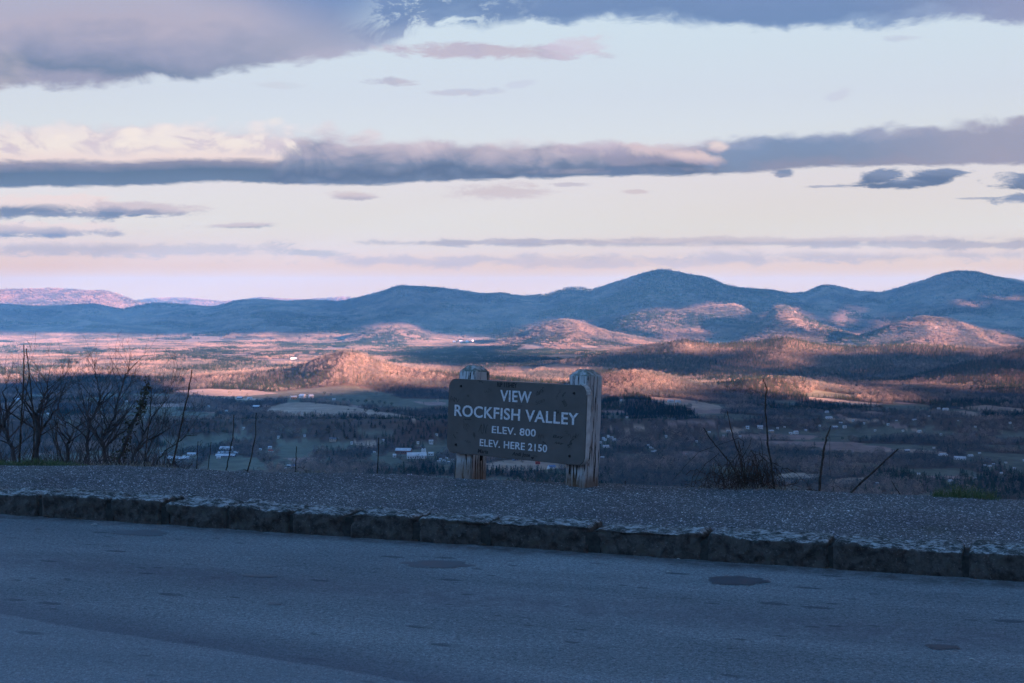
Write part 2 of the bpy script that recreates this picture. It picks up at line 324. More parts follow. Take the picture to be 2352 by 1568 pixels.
# open fields: outline as seen, colour class
TAN, GRN, PNK, PAL, ROAD = 1, 2, 3, 4, 5
FIELDS = [
 ([(612, 945), (625, 932), (660, 924), (700, 923), (790, 931), (870, 945), (965, 958), (960, 962), (860, 957), (690, 955), (614, 950)], TAN),
 ([(390, 903), (470, 894), (560, 897), (640, 899), (730, 890), (800, 885), (860, 895), (910, 912), (960, 925), (1010, 938), (960, 945), (880, 938), (800, 928), (740, 922), (640, 918), (500, 914)], GRN),
 ([(400, 898), (480, 893), (590, 896), (640, 903), (560, 910), (430, 908)], TAN),
 ([(385, 909), (560, 913), (640, 917), (640, 920), (540, 917), (385, 912)], PAL),
 ([(470, 1058), (520, 1052), (590, 1050), (610, 1068), (620, 1090), (440, 1090)], GRN),
 ([(700, 1018), (730, 1013), (790, 1014), (820, 1024), (810, 1032), (760, 1034), (720, 1029)], GRN),
 ([(640, 984), (700, 985), (740, 989), (700, 993), (650, 991)], GRN), ([(820, 986), (880, 985), (930, 991), (880, 1001), (830, 997)], GRN),
 ([(1110, 1066), (1160, 1057), (1230, 1056), (1300, 1060), (1330, 1072), (1260, 1078), (1180, 1082), (1120, 1078)], TAN),
 ([(1110, 1096), (1150, 1093), (1180, 1098), (1165, 1110), (1100, 1110)], GRN),
 ([(1489, 911), (1545, 914), (1600, 921), (1650, 931), (1660, 938), (1620, 942), (1560, 934), (1500, 922)], TAN),
 ([(1525, 969), (1560, 965), (1610, 966), (1642, 972), (1640, 979), (1580, 979), (1540, 975)], PNK),
 ([(1645, 992), (1690, 981), (1720, 984), (1690, 996)], TAN),
 ([(1690, 998), (1760, 997), (1850, 999), (1880, 1002), (1860, 1010), (1790, 1009), (1700, 1008)], PNK),
 ([(1860, 996), (1920, 983), (2000, 980), (2110, 984), (2190, 992), (2230, 998), (2150, 1003), (2060, 1003), (1990, 1012), (1900, 1010)], GRN),
 ([(1730, 1012), (1850, 1014), (1960, 1014), (1990, 1020), (1900, 1025), (1800, 1027), (1760, 1024)], PNK),
 ([(2080, 986), (2140, 988), (2110, 994)], TAN),
 ([(1850, 911), (1900, 914), (1960, 921), (2030, 926), (2010, 934), (1920, 928), (1860, 920)], PAL),
 ([(2020, 926), (2060, 928), (2110, 938), (2060, 938)], GRN), ([(2110, 942), (2180, 942), (2230, 944), (2270, 955), (2240, 959), (2180, 949)], TAN),
 ([(2195, 936), (2260, 930), (2330, 937), (2400, 944), (2330, 948), (2250, 944)], TAN), ([(1980, 936), (2080, 938), (2160, 942), (2100, 946), (2000, 941)], GRN),
 ([(1970, 948), (2000, 943), (2040, 948), (2020, 957), (1980, 955)], PNK), ([(2262, 1005), (2310, 998), (2360, 999), (2450, 1002), (2400, 1012), (2290, 1012)], GRN),
 ([(640, 1024), (676, 1026), (672, 1040), (642, 1040)], GRN), ([(814, 1013), (864, 1015), (866, 1026), (820, 1026)], TAN), ([(425, 1000), (520, 996), (600, 1003), (560, 1009), (440, 1008)], GRN), ([(650, 1052), (720, 1050), (740, 1058), (680, 1062)], PNK),
 ([(2215, 1088), (2262, 1087), (2268, 1095), (2225, 1095)], GRN), ([(1400, 985), (1470, 980), (1500, 986), (1440, 992)], TAN), ([(1420, 1040), (1490, 1043), (1470, 1052), (1410, 1050)], GRN), ([(1560, 1035), (1640, 1040), (1600, 1050), (1550, 1046)], PNK), ([(2240, 1020), (2352, 1022), (2400, 1030), (2300, 1034)], GRN), ([(1900, 1100), (1980, 1096), (2010, 1106), (1930, 1112)], TAN), ([(880, 1066), (930, 1062), (960, 1070), (900, 1076)], GRN),
 ([(2040, 975), (2060, 972), (2085, 980), (2060, 984)], PNK), ([(2115, 978), (2150, 976), (2150, 984), (2130, 985)], GRN),
 ([(1778, 1090), (1820, 1085), (1880, 1088), (1884, 1096), (1850, 1104), (1800, 1106), (1770, 1100)], PAL), ([(1780, 1118), (1830, 1116), (1836, 1130), (1770, 1135)], GRN),
 ([(2015, 1044), (2040, 1034), (2090, 1031), (2170, 1038), (2180, 1045), (2080, 1038), (2040, 1046)], TAN), ([(2110, 1136), (2150, 1128), (2175, 1124), (2190, 1132), (2160, 1145), (2100, 1145)], GRN),
 ([(2185, 1052), (2260, 1050), (2270, 1060), (2210, 1060)], GRN), ([(1900, 961), (1960, 959), (2035, 965), (2030, 969), (1940, 967)], TAN),
 ([(1650, 965), (1700, 960), (1740, 962), (1700, 968)], GRN), ([(1870, 975), (1920, 972), (1960, 978), (1900, 982)], GRN),
 ([(1690, 1053), (1740, 1050), (1745, 1056)], GRN), ([(1250, 824), (1330, 821), (1300, 826)], GRN),
 ([(120, 806), (200, 802), (250, 806), (180, 810)], GRN), ([(500, 778), (620, 775), (640, 783), (520, 785)], GRN), ([(0, 838), (40, 836), (60, 842), (0, 846)], PAL),
 ([(440, 815), (560, 812), (640, 816), (540, 820)], TAN), ([(700, 800), (780, 797), (840, 802), (760, 805)], TAN), ([(560, 825), (640, 823), (700, 830), (620, 834)], TAN),
 ([(1050, 776), (1130, 774), (1150, 779), (1080, 782)], TAN), ([(-20, 745), (20, 743), (28, 747), (-20, 748)], GRN), ([(340, 748), (380, 746), (400, 750), (350, 752)], GRN),
]
HPX = [(927,1042,42),(957,1052,52),(906,1050,8),(990,1046,14),(518,1049,60),(410,1056,60),(440,1046,22),(674,917,17),(695,914,18),(714,914,13),(1235,1066,12),(970,1050,20),(574,918,13),(551,916,14),(767,919,8),(589,938,17),(765,1014,18),(808,1019,6),(620,1030,10),(622,1038,13),(598,1034,6),(990,1019,11),(1008,1062,8),(1020,1060,7),(1030,1064,8),(656,1079,5),(664,1072,10),(674,1072,8),(939,1096,16),(905,1096,22),(1540,924,15),(1557,925,13),(1427,920,4),(1717,984,9),(1746,985,15),(1629,995,7),(1643,997,4),(1673,992,10),(1771,992,13),(1816,997,9),(1828,996,12),(1392,1029,15),(1390,1012,7),(1402,1009,7),(1409,1015,6),(1500,1040,10),(1498,1032,6),(1577,1046,5),(1384,1053,10),(1899,948,9),(1904,962,17),(1883,981,5),(1917,984,15),(1940,983,9),(1931,975,9),(2156,940,8),(2172,943,14),(2040,978,7),(2059,969,5),(2100,966,10),(2112,994,9),(2161,1000,6),(2083,1038,13),(2166,1047,20),(2205,1056,30),(2229,1048,12),(2183,1106,11),(2262,1071,8),(2273,1073,8),(2282,1068,6),(2300,1089,4),(2015,1113,8),(675,825,17),(290,923,7),(41,921,12),(1043,786,7),(1058,785,8),(1073,786,8),(1086,784,6),(1184,1058,15),(1267,1077,19),(2355,1060,12),(1386,1008,5),(1397,1004,4),(1406,1006,5),(1412,1011,4),(1379,1018,4),(1494,1029,4),(1505,1037,5),(1489,1024,3),(1012,1056,4),(1026,1054,4),(1040,1058,4),(390,1051,6),(401,1048,5),(423,1050,6),(434,1053,5),(372,1043,4),(1662,1002,4),(1700,1004,5),(1786,986,5),(1802,983,4),(1851,990,5),(1960,968,5),(1985,975,4),(2010,990,4),(2074,992,4),(2134,958,4),(2200,970,4),(2240,982,5),(2320,975,5),(2145,1030,4),(2250,1042,5),(2310,1065,4),(2330,1078,5),(2110,1090,4),(2240,1100,4),(560,986,4),(640,1008,4),(700,1004,4),(860,1040,4),(880,1012,4),(960,1018,5),(1003,1000,4),(480,935,4),(520,945,5),(110,952,5),(160,970,4),(330,960,4),(1440,960,4),(1530,1005,4),(1600,1016,4)]           # farmyards: cleared ground round each building, filled below
def field_class(x, y, z):
    u, v = uv(x, np.maximum(y, 1), z)
    f = np.zeros(x.shape, int)
    du = 5*(vn(x/40, y/40, 91)-.5); dv = 1.6*(vn(x/45, y/90, 92)-.5)
    for P, c in FIELDS: f[in_poly(u+du, v+dv, P)] = c
    for (uc, vb, w) in HPX: f[(np.abs(u-uc) < w*.62+4+du) & (v > vb-3+dv) & (v < vb+8+dv) & (f == 0)] = GRN
    f[y < 2500] = 0
    w = fbm(x/420+8, y/560+2, 3, 33)                 # further clearings in the far valley
    c2 = (w > 0.19) & (y > 7000) & (z < FLOOR+45)
    f[c2 & (f == 0)] = np.where(vn(x/900, y/900, 35) > .5, TAN, GRN)[c2 & (f == 0)]
    c3 = (fbm(x/170+3, y/260+2, 3, 37) > 0.135) & (y > 3000) & (y < 5600) & (z < FLOOR+30)
    f[c3 & (f == 0)] = np.where(vn(x/300, y/300, 38) > .72, PNK, GRN)[c3 & (f == 0)]
    return f

# ------------------------------------------------------------------ mesh builder
def link(name, me, mat=None, parent=None, **props):
    o = bpy.data.objects.new(name, me); COL.objects.link(o)
    if mat is not None and me is not None and not me.materials: me.materials.append(mat)
    if parent is not None: o.parent = parent
    for k, v in props.items(): o[k] = v
    return o
def mesh_np(name, verts, faces, smooth=False):
    """verts (n,3), faces (m,3|4) arrays"""
    me = bpy.data.meshes.new(name)
    verts = np.asarray(verts, np.float32); faces = np.asarray(faces, np.int32)
    me.vertices.add(len(verts)); me.vertices.foreach_set('co', verts.ravel())
    k = faces.shape[1]
    me.loops.add(faces.size); me.loops.foreach_set('vertex_index', faces.ravel())
    me.polygons.add(len(faces)); me.polygons.foreach_set('loop_start', np.arange(0, faces.size, k, dtype=np.int32))
    try: me.polygons.foreach_set('loop_total', np.full(len(faces), k, np.int32))
    except Exception: pass
    me.update(calc_edges=True)
    if smooth: me.shade_smooth()
    return me
def grid_faces(nr, nc, wrap=False):
    r = np.arange(nr-1)[:, None]; c = np.arange(nc if wrap else nc-1)[None, :]
    c1 = (c+1) % nc
    a = r*nc+c; b = r*nc+c1; d = (r+1)*nc+c; e = (r+1)*nc+c1
    return np.stack([a, b, e, d], -1).reshape(-1, 4)
def mat_new(name):
    m = bpy.data.materials.new(name); m.use_nodes = True
    nt = m.node_tree; b = nt.nodes['Principled BSDF']; return m, N(nt), b
def simple_mat(name, col, rough=0.8, nscale=0, namp=0.3, spec=0.3, metal=0.0, bump=0.0, bdist=0.01):
    m, q, b = mat_new(name)
    b.inputs['Roughness'].default_value = rough; b.inputs['Specular IOR Level'].default_value = spec; b.inputs['Metallic'].default_value = metal
    if nscale:
        tcn = q.n('ShaderNodeTexCoord').outputs['Object']
        nz = q.noise(tcn, nscale, 5, .6)
        lo = tuple(c*(1-namp) for c in col[:3])+(1,); hi = tuple(min(1, c*(1+namp)) for c in col[:3])+(1,)
        q.l.new(q.mix(q.ss(nz, .3, .7), lo, hi), b.inputs['Base Color'])
        if bump:
            bn = q.n('ShaderNodeBump'); bn.inputs['Strength'].default_value = bump; bn.inputs['Distance'].default_value = bdist
            q.l.new(nz, bn.inputs['Height']); q.l.new(bn.outputs[0], b.inputs['Normal'])
    else: b.inputs['Base Color'].default_value = col
    return m

# ------------------------------------------------------------------ terrain sheet
az = np.concatenate([np.linspace(-180, -30, 60, endpoint=False), np.linspace(-30, -22.5, 40, endpoint=False), np.linspace(-22.5, 22.5, 620), np.linspace(22.5, 30, 40)[1:], np.linspace(30, 180, 60, endpoint=False)[1:]])
az = np.radians(az)
rad = np.concatenate([np.linspace(0.5, 20, 28), np.geomspace(21, 2600, 60), np.geomspace(2620, 13500, 400), np.geomspace(13600, 25800, 120)])
R, A = np.meshgrid(rad, az, indexing='ij')
tx = R*np.sin(A); ty = R*np.cos(A); tz = H(tx, ty)

terr = mesh_np('ground', np.stack([tx, ty, tz], -1).reshape(-1, 3), grid_faces(len(rad), len(az), True)[:, ::-1], True)
fc = field_class(tx.ravel(), ty.ravel(), tz.ravel())
PAL_C = np.array([(.145, .112, .092), (.44, .33, .255), (.185, .185, .145), (.37, .26, .225), (.50, .41, .33), (.2, .2, .2)])
cc = PAL_C[fc]*(0.85+0.3*vn(tx.ravel()/120, ty.ravel()/200, 77))[:, None]
cc = np.where((fc > 0)[:, None], cc*(1-.48*sstep(ty.ravel(), 6000, 7500))[:, None], cc)      # far field colour lowered with distance against the strong light falling there
ca = terr.color_attributes.new('cover', 'FLOAT_COLOR', 'POINT')
ca.data.foreach_set('color', np.concatenate([cc, np.ones((len(cc), 1))], 1).astype(np.float32).ravel())
gm, q, b = mat_new('land_cover')
vc = q.n('ShaderNodeVertexColor', layer_name='cover').outputs[0]
pos = q.n('ShaderNodeNewGeometry').outputs['Position']
nz = q.noise(pos, 0.02, 6, .7)
q.l.new(q.mix(1.0, vc, q.mix(q.ss(nz, .25, .75), (.75, .75, .75, 1), (1.25, 1.22, 1.18, 1)), 'MULTIPLY'), b.inputs['Base Color'])
b.inputs['Roughness'].default_value = 1.0; b.inputs['Specular IOR Level'].default_value = 0.0
link('ground', terr, gm, kind='structure')

# ------------------------------------------------------------------ unseen shadow blocker added towards the sun, its gaps shaped to light the land
LIT = [
 [(-400, 767), (200, 766), (400, 771), (560, 768), (800, 764), (860, 748), (905, 741), (960, 752), (1000, 770), (1150, 774), (1200, 752), (1300, 728), (1400, 756), (1530, 783), (1545, 800), (1400, 806), (1330, 818), (1230, 822), (1160, 820), (1150, 807), (1190, 799), (1040, 797), (960, 806), (900, 812), (960, 836), (1060, 850), (1050, 897), (900, 884), (800, 892), (700, 905), (560, 912), (420, 908), (380, 880), (300, 862), (130, 862), (60, 880), (-400, 892)],
 [(1100, 835), (1300, 838), (1400, 845), (1400, 862), (1450, 849), (1520, 853), (1610, 876), (1570, 895), (1535, 918), (1380, 914), (1340, 900), (1100, 872)],
 [(1590, 880), (1700, 866), (1800, 862), (1870, 872), (1950, 900), (2035, 922), (2020, 934), (1850, 916), (1780, 910), (1700, 898), (1620, 895)],
 [(1430, 744), (1490, 702), (1560, 712), (1590, 702), (1695, 690), (1712, 715), (1675, 728), (1690, 760), (1600, 770), (1460, 764)],
 [(1690, 768), (1740, 740), (1790, 700), (1815, 698), (1850, 722), (1890, 747), (1970, 770), (1900, 764), (1810, 745), (1750, 752)],
 [(1240, 806), (1420, 785), (1560, 770), (1700, 776), (1800, 764), (1950, 770), (2000, 760), (2060, 738), (2130, 724), (2200, 742), (2290, 760), (2350, 784), (2352, 802), (2200, 806), (2060, 820), (2000, 808), (1800, 812), (1740, 806), (1600, 808), (1550, 812), (1400, 818)],
 [(2035, 862), (2090, 852), (2155, 855), (2152, 890), (2045, 894)], [(2190, 885), (2225, 848), (2305, 864), (2300, 905), (2200, 902)], [(2318, 855), (2420, 842), (2450, 906), (2325, 898)],
 [(2225, 830), (2300, 806), (2500, 796), (2600, 822), (2352, 826)],
 [(1630, 874), (1690, 838), (1740, 808), (1775, 828), (1710, 868)], [(1760, 800), (1810, 800), (1850, 818), (1790, 850), (1760, 838)],
 [(1920, 715), (1965, 698), (1955, 742), (1895, 750)], [(1995, 750), (2050, 716), (2070, 732), (2050, 750)], [(2190, 690), (2232, 688), (2232, 706), (2200, 706)], [(2240, 680), (2420, 684), (2420, 695), (2280, 690)],
]
DZ = 2000.0
cs = 70.0
qx = np.arange(-1500, 21500, cs); qy = np.arange(-12500, 8800, cs)
QX, QY = np.meshgrid(qx, qy)
def first_hit(QX, QY):
    te_ = math.tan(SUN_EL)
    px = np.full(QX.shape, np.nan); py = px.copy(); pz = px.copy(); todo = np.ones(QX.shape, bool)
    for s in np.arange(7000, 15500, 45.0):
        X = QX-SH[0]*s; Y = QY-SH[1]*s; Z = DZ-te_*s
        idx = np.nonzero(todo)
        h = np.where(Y[idx] > GY0, Hg(X[idx], Y[idx]), FLOOR*np.clip(Y[idx]/1500, 0, 1))
        hit = h+6 >= Z
        ii = tuple(k[hit] for k in idx)
        px[ii] = X[ii]; py[ii] = Y[ii]; pz[ii] = h[hit]; todo[ii] = False
    return px, py, pz, ~todo
px, py, pz, ok = first_hit(QX, QY)
u_, v_ = uv(px, np.maximum(np.nan_to_num(py), 1), np.nan_to_num(pz))
lit = np.zeros(QX.shape, bool)
for P in LIT: lit |= in_poly(np.nan_to_num(u_), np.nan_to_num(v_), P)
wild = fbm(QX/1600, QY/1600, 3, 71) > 0.17
outside = (u_ < -350) | (u_ > 2650) | ~ok
lit = np.where(outside, wild, lit)
lit &= ~(np.nan_to_num(py) < 3200)
lit |= (np.nan_to_num(py) > 16800) & (fbm(QX/700, QY/700, 3, 73) > 0.06)
solid = ~lit
# cells -> closed slab with uneven top
nr, nc = solid.shape
vid = np.arange((nr+1)*(nc+1)).reshape(nr+1, nc+1)
vx, vy = np.meshgrid(np.append(qx, qx[-1]+cs)-cs/2, np.append(qy, qy[-1]+cs)-cs/2)
jx = (vn(vx/130, vy/130, 81)-.5)*70; jy = (vn(vx/130, vy/130, 82)-.5)*70
zt = DZ+6+8*vn(vx/400, vy/400, 83); zb = DZ-6-5*vn(vx/300, vy/300, 84)
r_, c_ = np.nonzero(solid)
Q = lambda a, b_, c, d: np.stack([a, b_, c, d], -1)
nv = vid.size
fs = [Q(vid[r_, c_], vid[r_, c_+1], vid[r_+1, c_+1], vid[r_+1, c_]), Q(vid[r_, c_], vid[r_+1, c_], vid[r_+1, c_+1], vid[r_, c_+1])+nv]
pad = np.pad(solid, 1)
for dr, dc, e in ((-1, 0, 'b'), (1, 0, 't'), (0, -1, 'l'), (0, 1, 'r')):
    mk_ = solid & ~pad[1+dr:1+dr+nr, 1+dc:1+dc+nc]; a_, b_ = np.nonzero(mk_)
    p, s_ = {'b': ((a_, b_), (a_, b_+1)), 't': ((a_+1, b_+1), (a_+1, b_)), 'l': ((a_+1, b_), (a_, b_)), 'r': ((a_, b_+1), (a_+1, b_+1))}[e]
    fs.append(Q(vid[p]+nv, vid[s_]+nv, vid[s_], vid[p]))
cverts = np.concatenate([np.stack([vx+jx, vy+jy, zt], -1).reshape(-1, 3), np.stack([vx+jx, vy+jy, zb], -1).reshape(-1, 3)])
cf = np.concatenate(fs); used = np.unique(cf); remap = np.zeros(len(cverts), int); remap[used] = np.arange(len(used))
cme = mesh_np('shadow_blocker', cverts[used], remap[cf], True)
link('shadow_blocker', cme, simple_mat('blocker_white', (.85, .86, .9, 1), 1.0, spec=0), kind='structure')

# ------------------------------------------------------------------ haze
hz = bpy.data.meshes.new('haze'); bmh = bmesh.new(); bmesh.ops.create_cube(bmh, size=1.0); bmh.to_mesh(hz); bmh.free()
HT, HB = 300.0, FLOOR-120
hm = bpy.data.materials.new('haze'); hm.use_nodes = True; hm.node_tree.nodes.clear(); q = N(hm.node_tree)
pv = q.n('ShaderNodeVolumePrincipled'); pv.inputs['Color'].default_value = (.13, .50, 1.0, 1); pv.inputs['Density'].default_value = 2.1e-5; pv.inputs['Anisotropy'].default_value = 0.0
om = q.n('ShaderNodeOutputMaterial'); q.l.new(pv.outputs[0], om.inputs['Volume'])
ho = link('haze', hz, hm, kind='stuff'); ho.scale = (52000, 52000, HT-HB); ho.location = (0, 0, (HT+HB)/2)

# ------------------------------------------------------------------ forest prototypes
def crown_mesh(name, seed, nf, rx, h, base, mat, kind='bare', sub=1, spread=0, tsz=1.6):
    """crown of many small faces filling an uneven volume, with stems"""
    rg = np.random.default_rng(seed); V = []; F = []
    for s in range(sub):
        ox, oy = (rg.uniform(-spread, spread, 2) if sub > 1 else (0, 0))
        hh = h*rg.uniform(.8, 1.15); rr = rx*rg.uniform(.8, 1.2)
        lob = rg.normal(size=(5, 3)); lob /= np.linalg.norm(lob, axis=1)[:, None]
        for i in range(nf):
            if kind == 'bare':
                d = rg.normal(size=3); d /= np.linalg.norm(d)
                k = rg.uniform(.35, 1)**.5*(0.8+.3*max(0, (lob@d).max()))
                c = np.array([ox+d[0]*rr*k, oy+d[1]*rr*k, hh*(base+(1-base)*.5*(1+d[2]*k))])
                up = np.array([d[0]*.9, d[1]*.9, .55+.5*d[2]]); a = up/np.linalg.norm(up)*tsz*rg.uniform(.8, 1.8)
                w = rg.normal(size=3); w /= np.linalg.norm(w); w *= tsz*.75
            else:
                t = rg.uniform(0, 1)**1.2; an = rg.uniform(0, 6.283); k = rr*(1-t)*rg.uniform(.6, 1.05)
                c = np.array([ox+math.cos(an)*k, oy+math.sin(an)*k, hh*(.08+.9*t)])
                a = np.array([math.cos(an), math.sin(an), -.5])*tsz*.9
                w = np.array([-math.sin(an), math.cos(an), rg.uniform(-.3, .3)])*tsz*.7
            b0 = len(V); V += [c-w*.6-a*.4, c+w*.6-a*.4, c+a*.6]; F.append((b0, b0+1, b0+2))
        b0 = len(V); r = .25 if kind == 'bare' else .2        # stem
        V += [np.array([ox+r, oy, -1.5]), np.array([ox-r*.5, oy+r*.8, -1.5]), np.array([ox-r*.5, oy-r*.8, -1.5]), np.array([ox, oy, hh*.75])]
        F += [(b0, b0+1, b0+3), (b0+1, b0+2, b0+3), (b0+2, b0, b0+3)]
    me = mesh_np(name, np.array(V), np.array(F)); me.materials.append(mat); return me
def tree_mat(name, cols, rough=1.0, trans=0.40):
    m, q, b = mat_new(name); b.inputs['Roughness'].default_value = rough; b.inputs['Specular IOR Level'].default_value = 0.0
    rnd = q.n('ShaderNodeObjectInfo').outputs['Random']
    c = q.ramp(rnd, [(i/(len(cols)-1), tuple(k)+(1,)) for i, k in enumerate(cols)])
    pos = q.n('ShaderNodeNewGeometry').outputs['Position']
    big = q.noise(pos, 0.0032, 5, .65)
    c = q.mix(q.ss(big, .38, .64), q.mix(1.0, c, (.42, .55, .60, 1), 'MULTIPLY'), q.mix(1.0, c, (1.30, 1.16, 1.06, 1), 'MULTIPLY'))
    q.l.new(c, b.inputs['Base Color'])
    tr = q.n('ShaderNodeBsdfTranslucent'); q.l.new(c, tr.inputs[0])
    mx = q.n('ShaderNodeMixShader'); mx.inputs[0].default_value = trans
    out = q.t.nodes['Material Output']; q.l.new(b.outputs[0], mx.inputs[1]); q.l.new(tr.outputs[0], mx.inputs[2]); q.l.new(mx.outputs[0], out.inputs['Surface'])
    return m
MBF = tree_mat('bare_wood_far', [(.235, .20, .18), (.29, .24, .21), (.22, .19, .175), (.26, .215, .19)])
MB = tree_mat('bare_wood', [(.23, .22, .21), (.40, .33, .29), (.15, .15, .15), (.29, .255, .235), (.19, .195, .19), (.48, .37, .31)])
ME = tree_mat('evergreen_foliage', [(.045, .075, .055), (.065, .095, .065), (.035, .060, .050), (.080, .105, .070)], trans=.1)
def proto_coll(name, meshes):
    c = bpy.data.collections.new(name)
    for i, me in enumerate(meshes):
        o = bpy.data.objects.new('%s_%02d' % (name, i), me); c.objects.link(o)
    return c
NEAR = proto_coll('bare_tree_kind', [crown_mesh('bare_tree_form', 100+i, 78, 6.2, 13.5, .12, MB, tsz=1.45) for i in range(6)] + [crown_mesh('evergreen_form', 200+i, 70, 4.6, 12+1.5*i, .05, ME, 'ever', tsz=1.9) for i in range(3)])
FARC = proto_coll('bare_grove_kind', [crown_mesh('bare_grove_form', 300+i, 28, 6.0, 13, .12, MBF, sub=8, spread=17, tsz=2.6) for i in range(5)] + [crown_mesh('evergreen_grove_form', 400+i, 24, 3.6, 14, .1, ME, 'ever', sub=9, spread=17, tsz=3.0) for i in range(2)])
def scatter(name, coll, P, idx, scl, rot, mat_dummy=None, label=None, **props):
    me = bpy.data.meshes.new(name); me.vertices.add(len(P)); me.vertices.foreach_set('co', np.asarray(P, np.float32).ravel())
    for nm, typ, arr in (('idx', 'INT', idx), ('scl', 'FLOAT', scl)):
        a = me.attributes.new(nm, typ, 'POINT'); a.data.foreach_set('value', np.asarray(arr, np.int32 if typ == 'INT' else np.float32))
    a = me.attributes.new('rot', 'FLOAT_VECTOR', 'POINT'); a.data.foreach_set('vector', np.asarray(rot, np.float32).ravel())
    ng = bpy.data.node_groups.new(name, 'GeometryNodeTree')
    ng.interface.new_socket('Geometry', in_out='INPUT', socket_type='NodeSocketGeometry'); ng.interface.new_socket('Geometry', in_out='OUTPUT', socket_type='NodeSocketGeometry')
    gi = ng.nodes.new('NodeGroupInput'); go = ng.nodes.new('NodeGroupOutput'); ip = ng.nodes.new('GeometryNodeInstanceOnPoints'); ci = ng.nodes.new('GeometryNodeCollectionInfo')
    ci.inputs['Collection'].default_value = coll; ci.inputs['Separate Children'].default_value = True; ci.inputs['Reset Children'].default_value = True
    def attr(nm, dt):
        nd = ng.nodes.new('GeometryNodeInputNamedAttribute'); nd.data_type = dt; nd.inputs['Name'].default_value = nm; return nd.outputs[0]
    ip.inputs['Pick Instance'].default_value = True
    L = ng.links
    L.new(gi.outputs[0], ip.inputs['Points']); L.new(ci.outputs[0], ip.inputs['Instance'])
    L.new(attr('idx', 'INT'), ip.inputs['Instance Index']); L.new(attr('scl', 'FLOAT'), ip.inputs['Scale'])
    er = ng.nodes.new('FunctionNodeEulerToRotation'); L.new(attr('rot', 'FLOAT_VECTOR'), er.inputs[0]); L.new(er.outputs[0], ip.inputs['Rotation'])
    L.new(ip.outputs[0], go.inputs[0])
    o = link(name, me, None, None, **props)
    md = o.modifiers.new('scatter', 'NODES'); md.node_group = ng
    return o
# visibility of the land from the overlook, with a generous margin, so that no tree is planted far behind a ridge
va = np.linspace(-0.62, 0.62, 500); vy_ = np.arange(2600, 23500, 40.0)
VX = va[:, None]*vy_[None, :]; HZ = Hg(VX, np.broadcast_to(vy_, VX.shape)); sl = (HZ+18-EYE)/vy_[None, :]
MXS = np.maximum.accumulate((HZ-EYE)/vy_[None, :], axis=1)
def visible(x, y, z, margin):
    ia = np.clip(((x/y+0.62)/1.24*499).astype(int), 0, 499); iy = np.clip(((y-2600)/40).astype(int)-2, 0, len(vy_)-1)
    return (z+margin-EYE)/y > MXS[ia, iy]
def plant(y0, y1, step, margin, half=0.40):
    xs = np.arange(-y1*half, y1*half, step); ys = np.arange(y0, y1, step)
    X, Y = np.meshgrid(xs, ys); X = X+RNG.uniform(-.5, .5, X.shape)*step; Y = Y+RNG.uniform(-.5, .5, Y.shape)*step
    X = X.ravel(); Y = Y.ravel(); k = (np.abs(X/Y) < half) & (Y > y0) & (Y < y1); X, Y = X[k], Y[k]
    Z = Hg(X, Y); k = visible(X, Y, Z, margin); X, Y, Z = X[k], Y[k], Z[k]
    f = field_class(X, Y, Z); thin = fbm(X/90, Y/120, 3, 51)
    keep = (f == 0) & (RNG.random(len(X)) < np.where(Z > FLOOR+60, 1.0, np.clip(1.05-1.6*thin, .35, 1)))
    keep |= (f > 0) & (RNG.random(len(X)) < .006)
    return X[keep], Y[keep], Z[keep]
SHADE_PINES = [[(135, 814), (200, 802), (248, 805), (236, 818), (180, 820)], [(126, 838), (134, 826), (182, 828), (180, 839)], [(-60, 842), (0, 836), (95, 835), (60, 843)], [(470, 840), (520, 824), (600, 826), (640, 832), (590, 840)], [(430, 804), (540, 797), (560, 805), (460, 810)],  # evergreen stands; their dark colour also stands in for shaded hollows
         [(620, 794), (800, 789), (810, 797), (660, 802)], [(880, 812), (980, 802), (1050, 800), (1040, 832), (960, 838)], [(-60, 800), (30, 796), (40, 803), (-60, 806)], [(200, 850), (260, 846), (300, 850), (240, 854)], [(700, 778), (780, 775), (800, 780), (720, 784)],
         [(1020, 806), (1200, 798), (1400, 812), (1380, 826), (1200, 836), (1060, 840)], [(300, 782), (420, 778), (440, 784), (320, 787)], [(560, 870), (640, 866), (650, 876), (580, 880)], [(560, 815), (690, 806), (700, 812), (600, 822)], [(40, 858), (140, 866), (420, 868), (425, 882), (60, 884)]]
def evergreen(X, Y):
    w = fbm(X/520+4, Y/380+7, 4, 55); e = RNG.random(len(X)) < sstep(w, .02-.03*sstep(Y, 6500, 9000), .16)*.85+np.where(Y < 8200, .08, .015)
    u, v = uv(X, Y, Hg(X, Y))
    for P in SHADE_PINES: e |= in_poly(u+12*(vn(X/120, Y/160, 93)-.5), v+4*(vn(X/130, Y/150, 94)-.5), P) & (RNG.random(len(X)) < .85)
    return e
X, Y, Z = plant(2700, 6000, 12.5, 40)
Xb, Yb, Zb = plant(6000, 8200, 15, 40)
X = np.concatenate([X, Xb]); Y = np.concatenate([Y, Yb]); Z = np.concatenate([Z, Zb])
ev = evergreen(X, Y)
u1, v1 = uv(X, Y, Z)
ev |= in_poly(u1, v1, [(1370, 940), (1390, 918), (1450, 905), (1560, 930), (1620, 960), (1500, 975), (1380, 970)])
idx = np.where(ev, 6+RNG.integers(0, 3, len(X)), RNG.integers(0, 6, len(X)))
rot = np.zeros((len(X), 3)); rot[:, 2] = RNG.uniform(0, 6.28, len(X)); rot[:, :2] = RNG.normal(0, .05, (len(X), 2))
nnear = len(X)
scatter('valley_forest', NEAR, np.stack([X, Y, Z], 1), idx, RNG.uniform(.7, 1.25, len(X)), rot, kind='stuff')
X, Y, Z = plant(8200, 10500, 26, 60); ev = evergreen(X, Y)
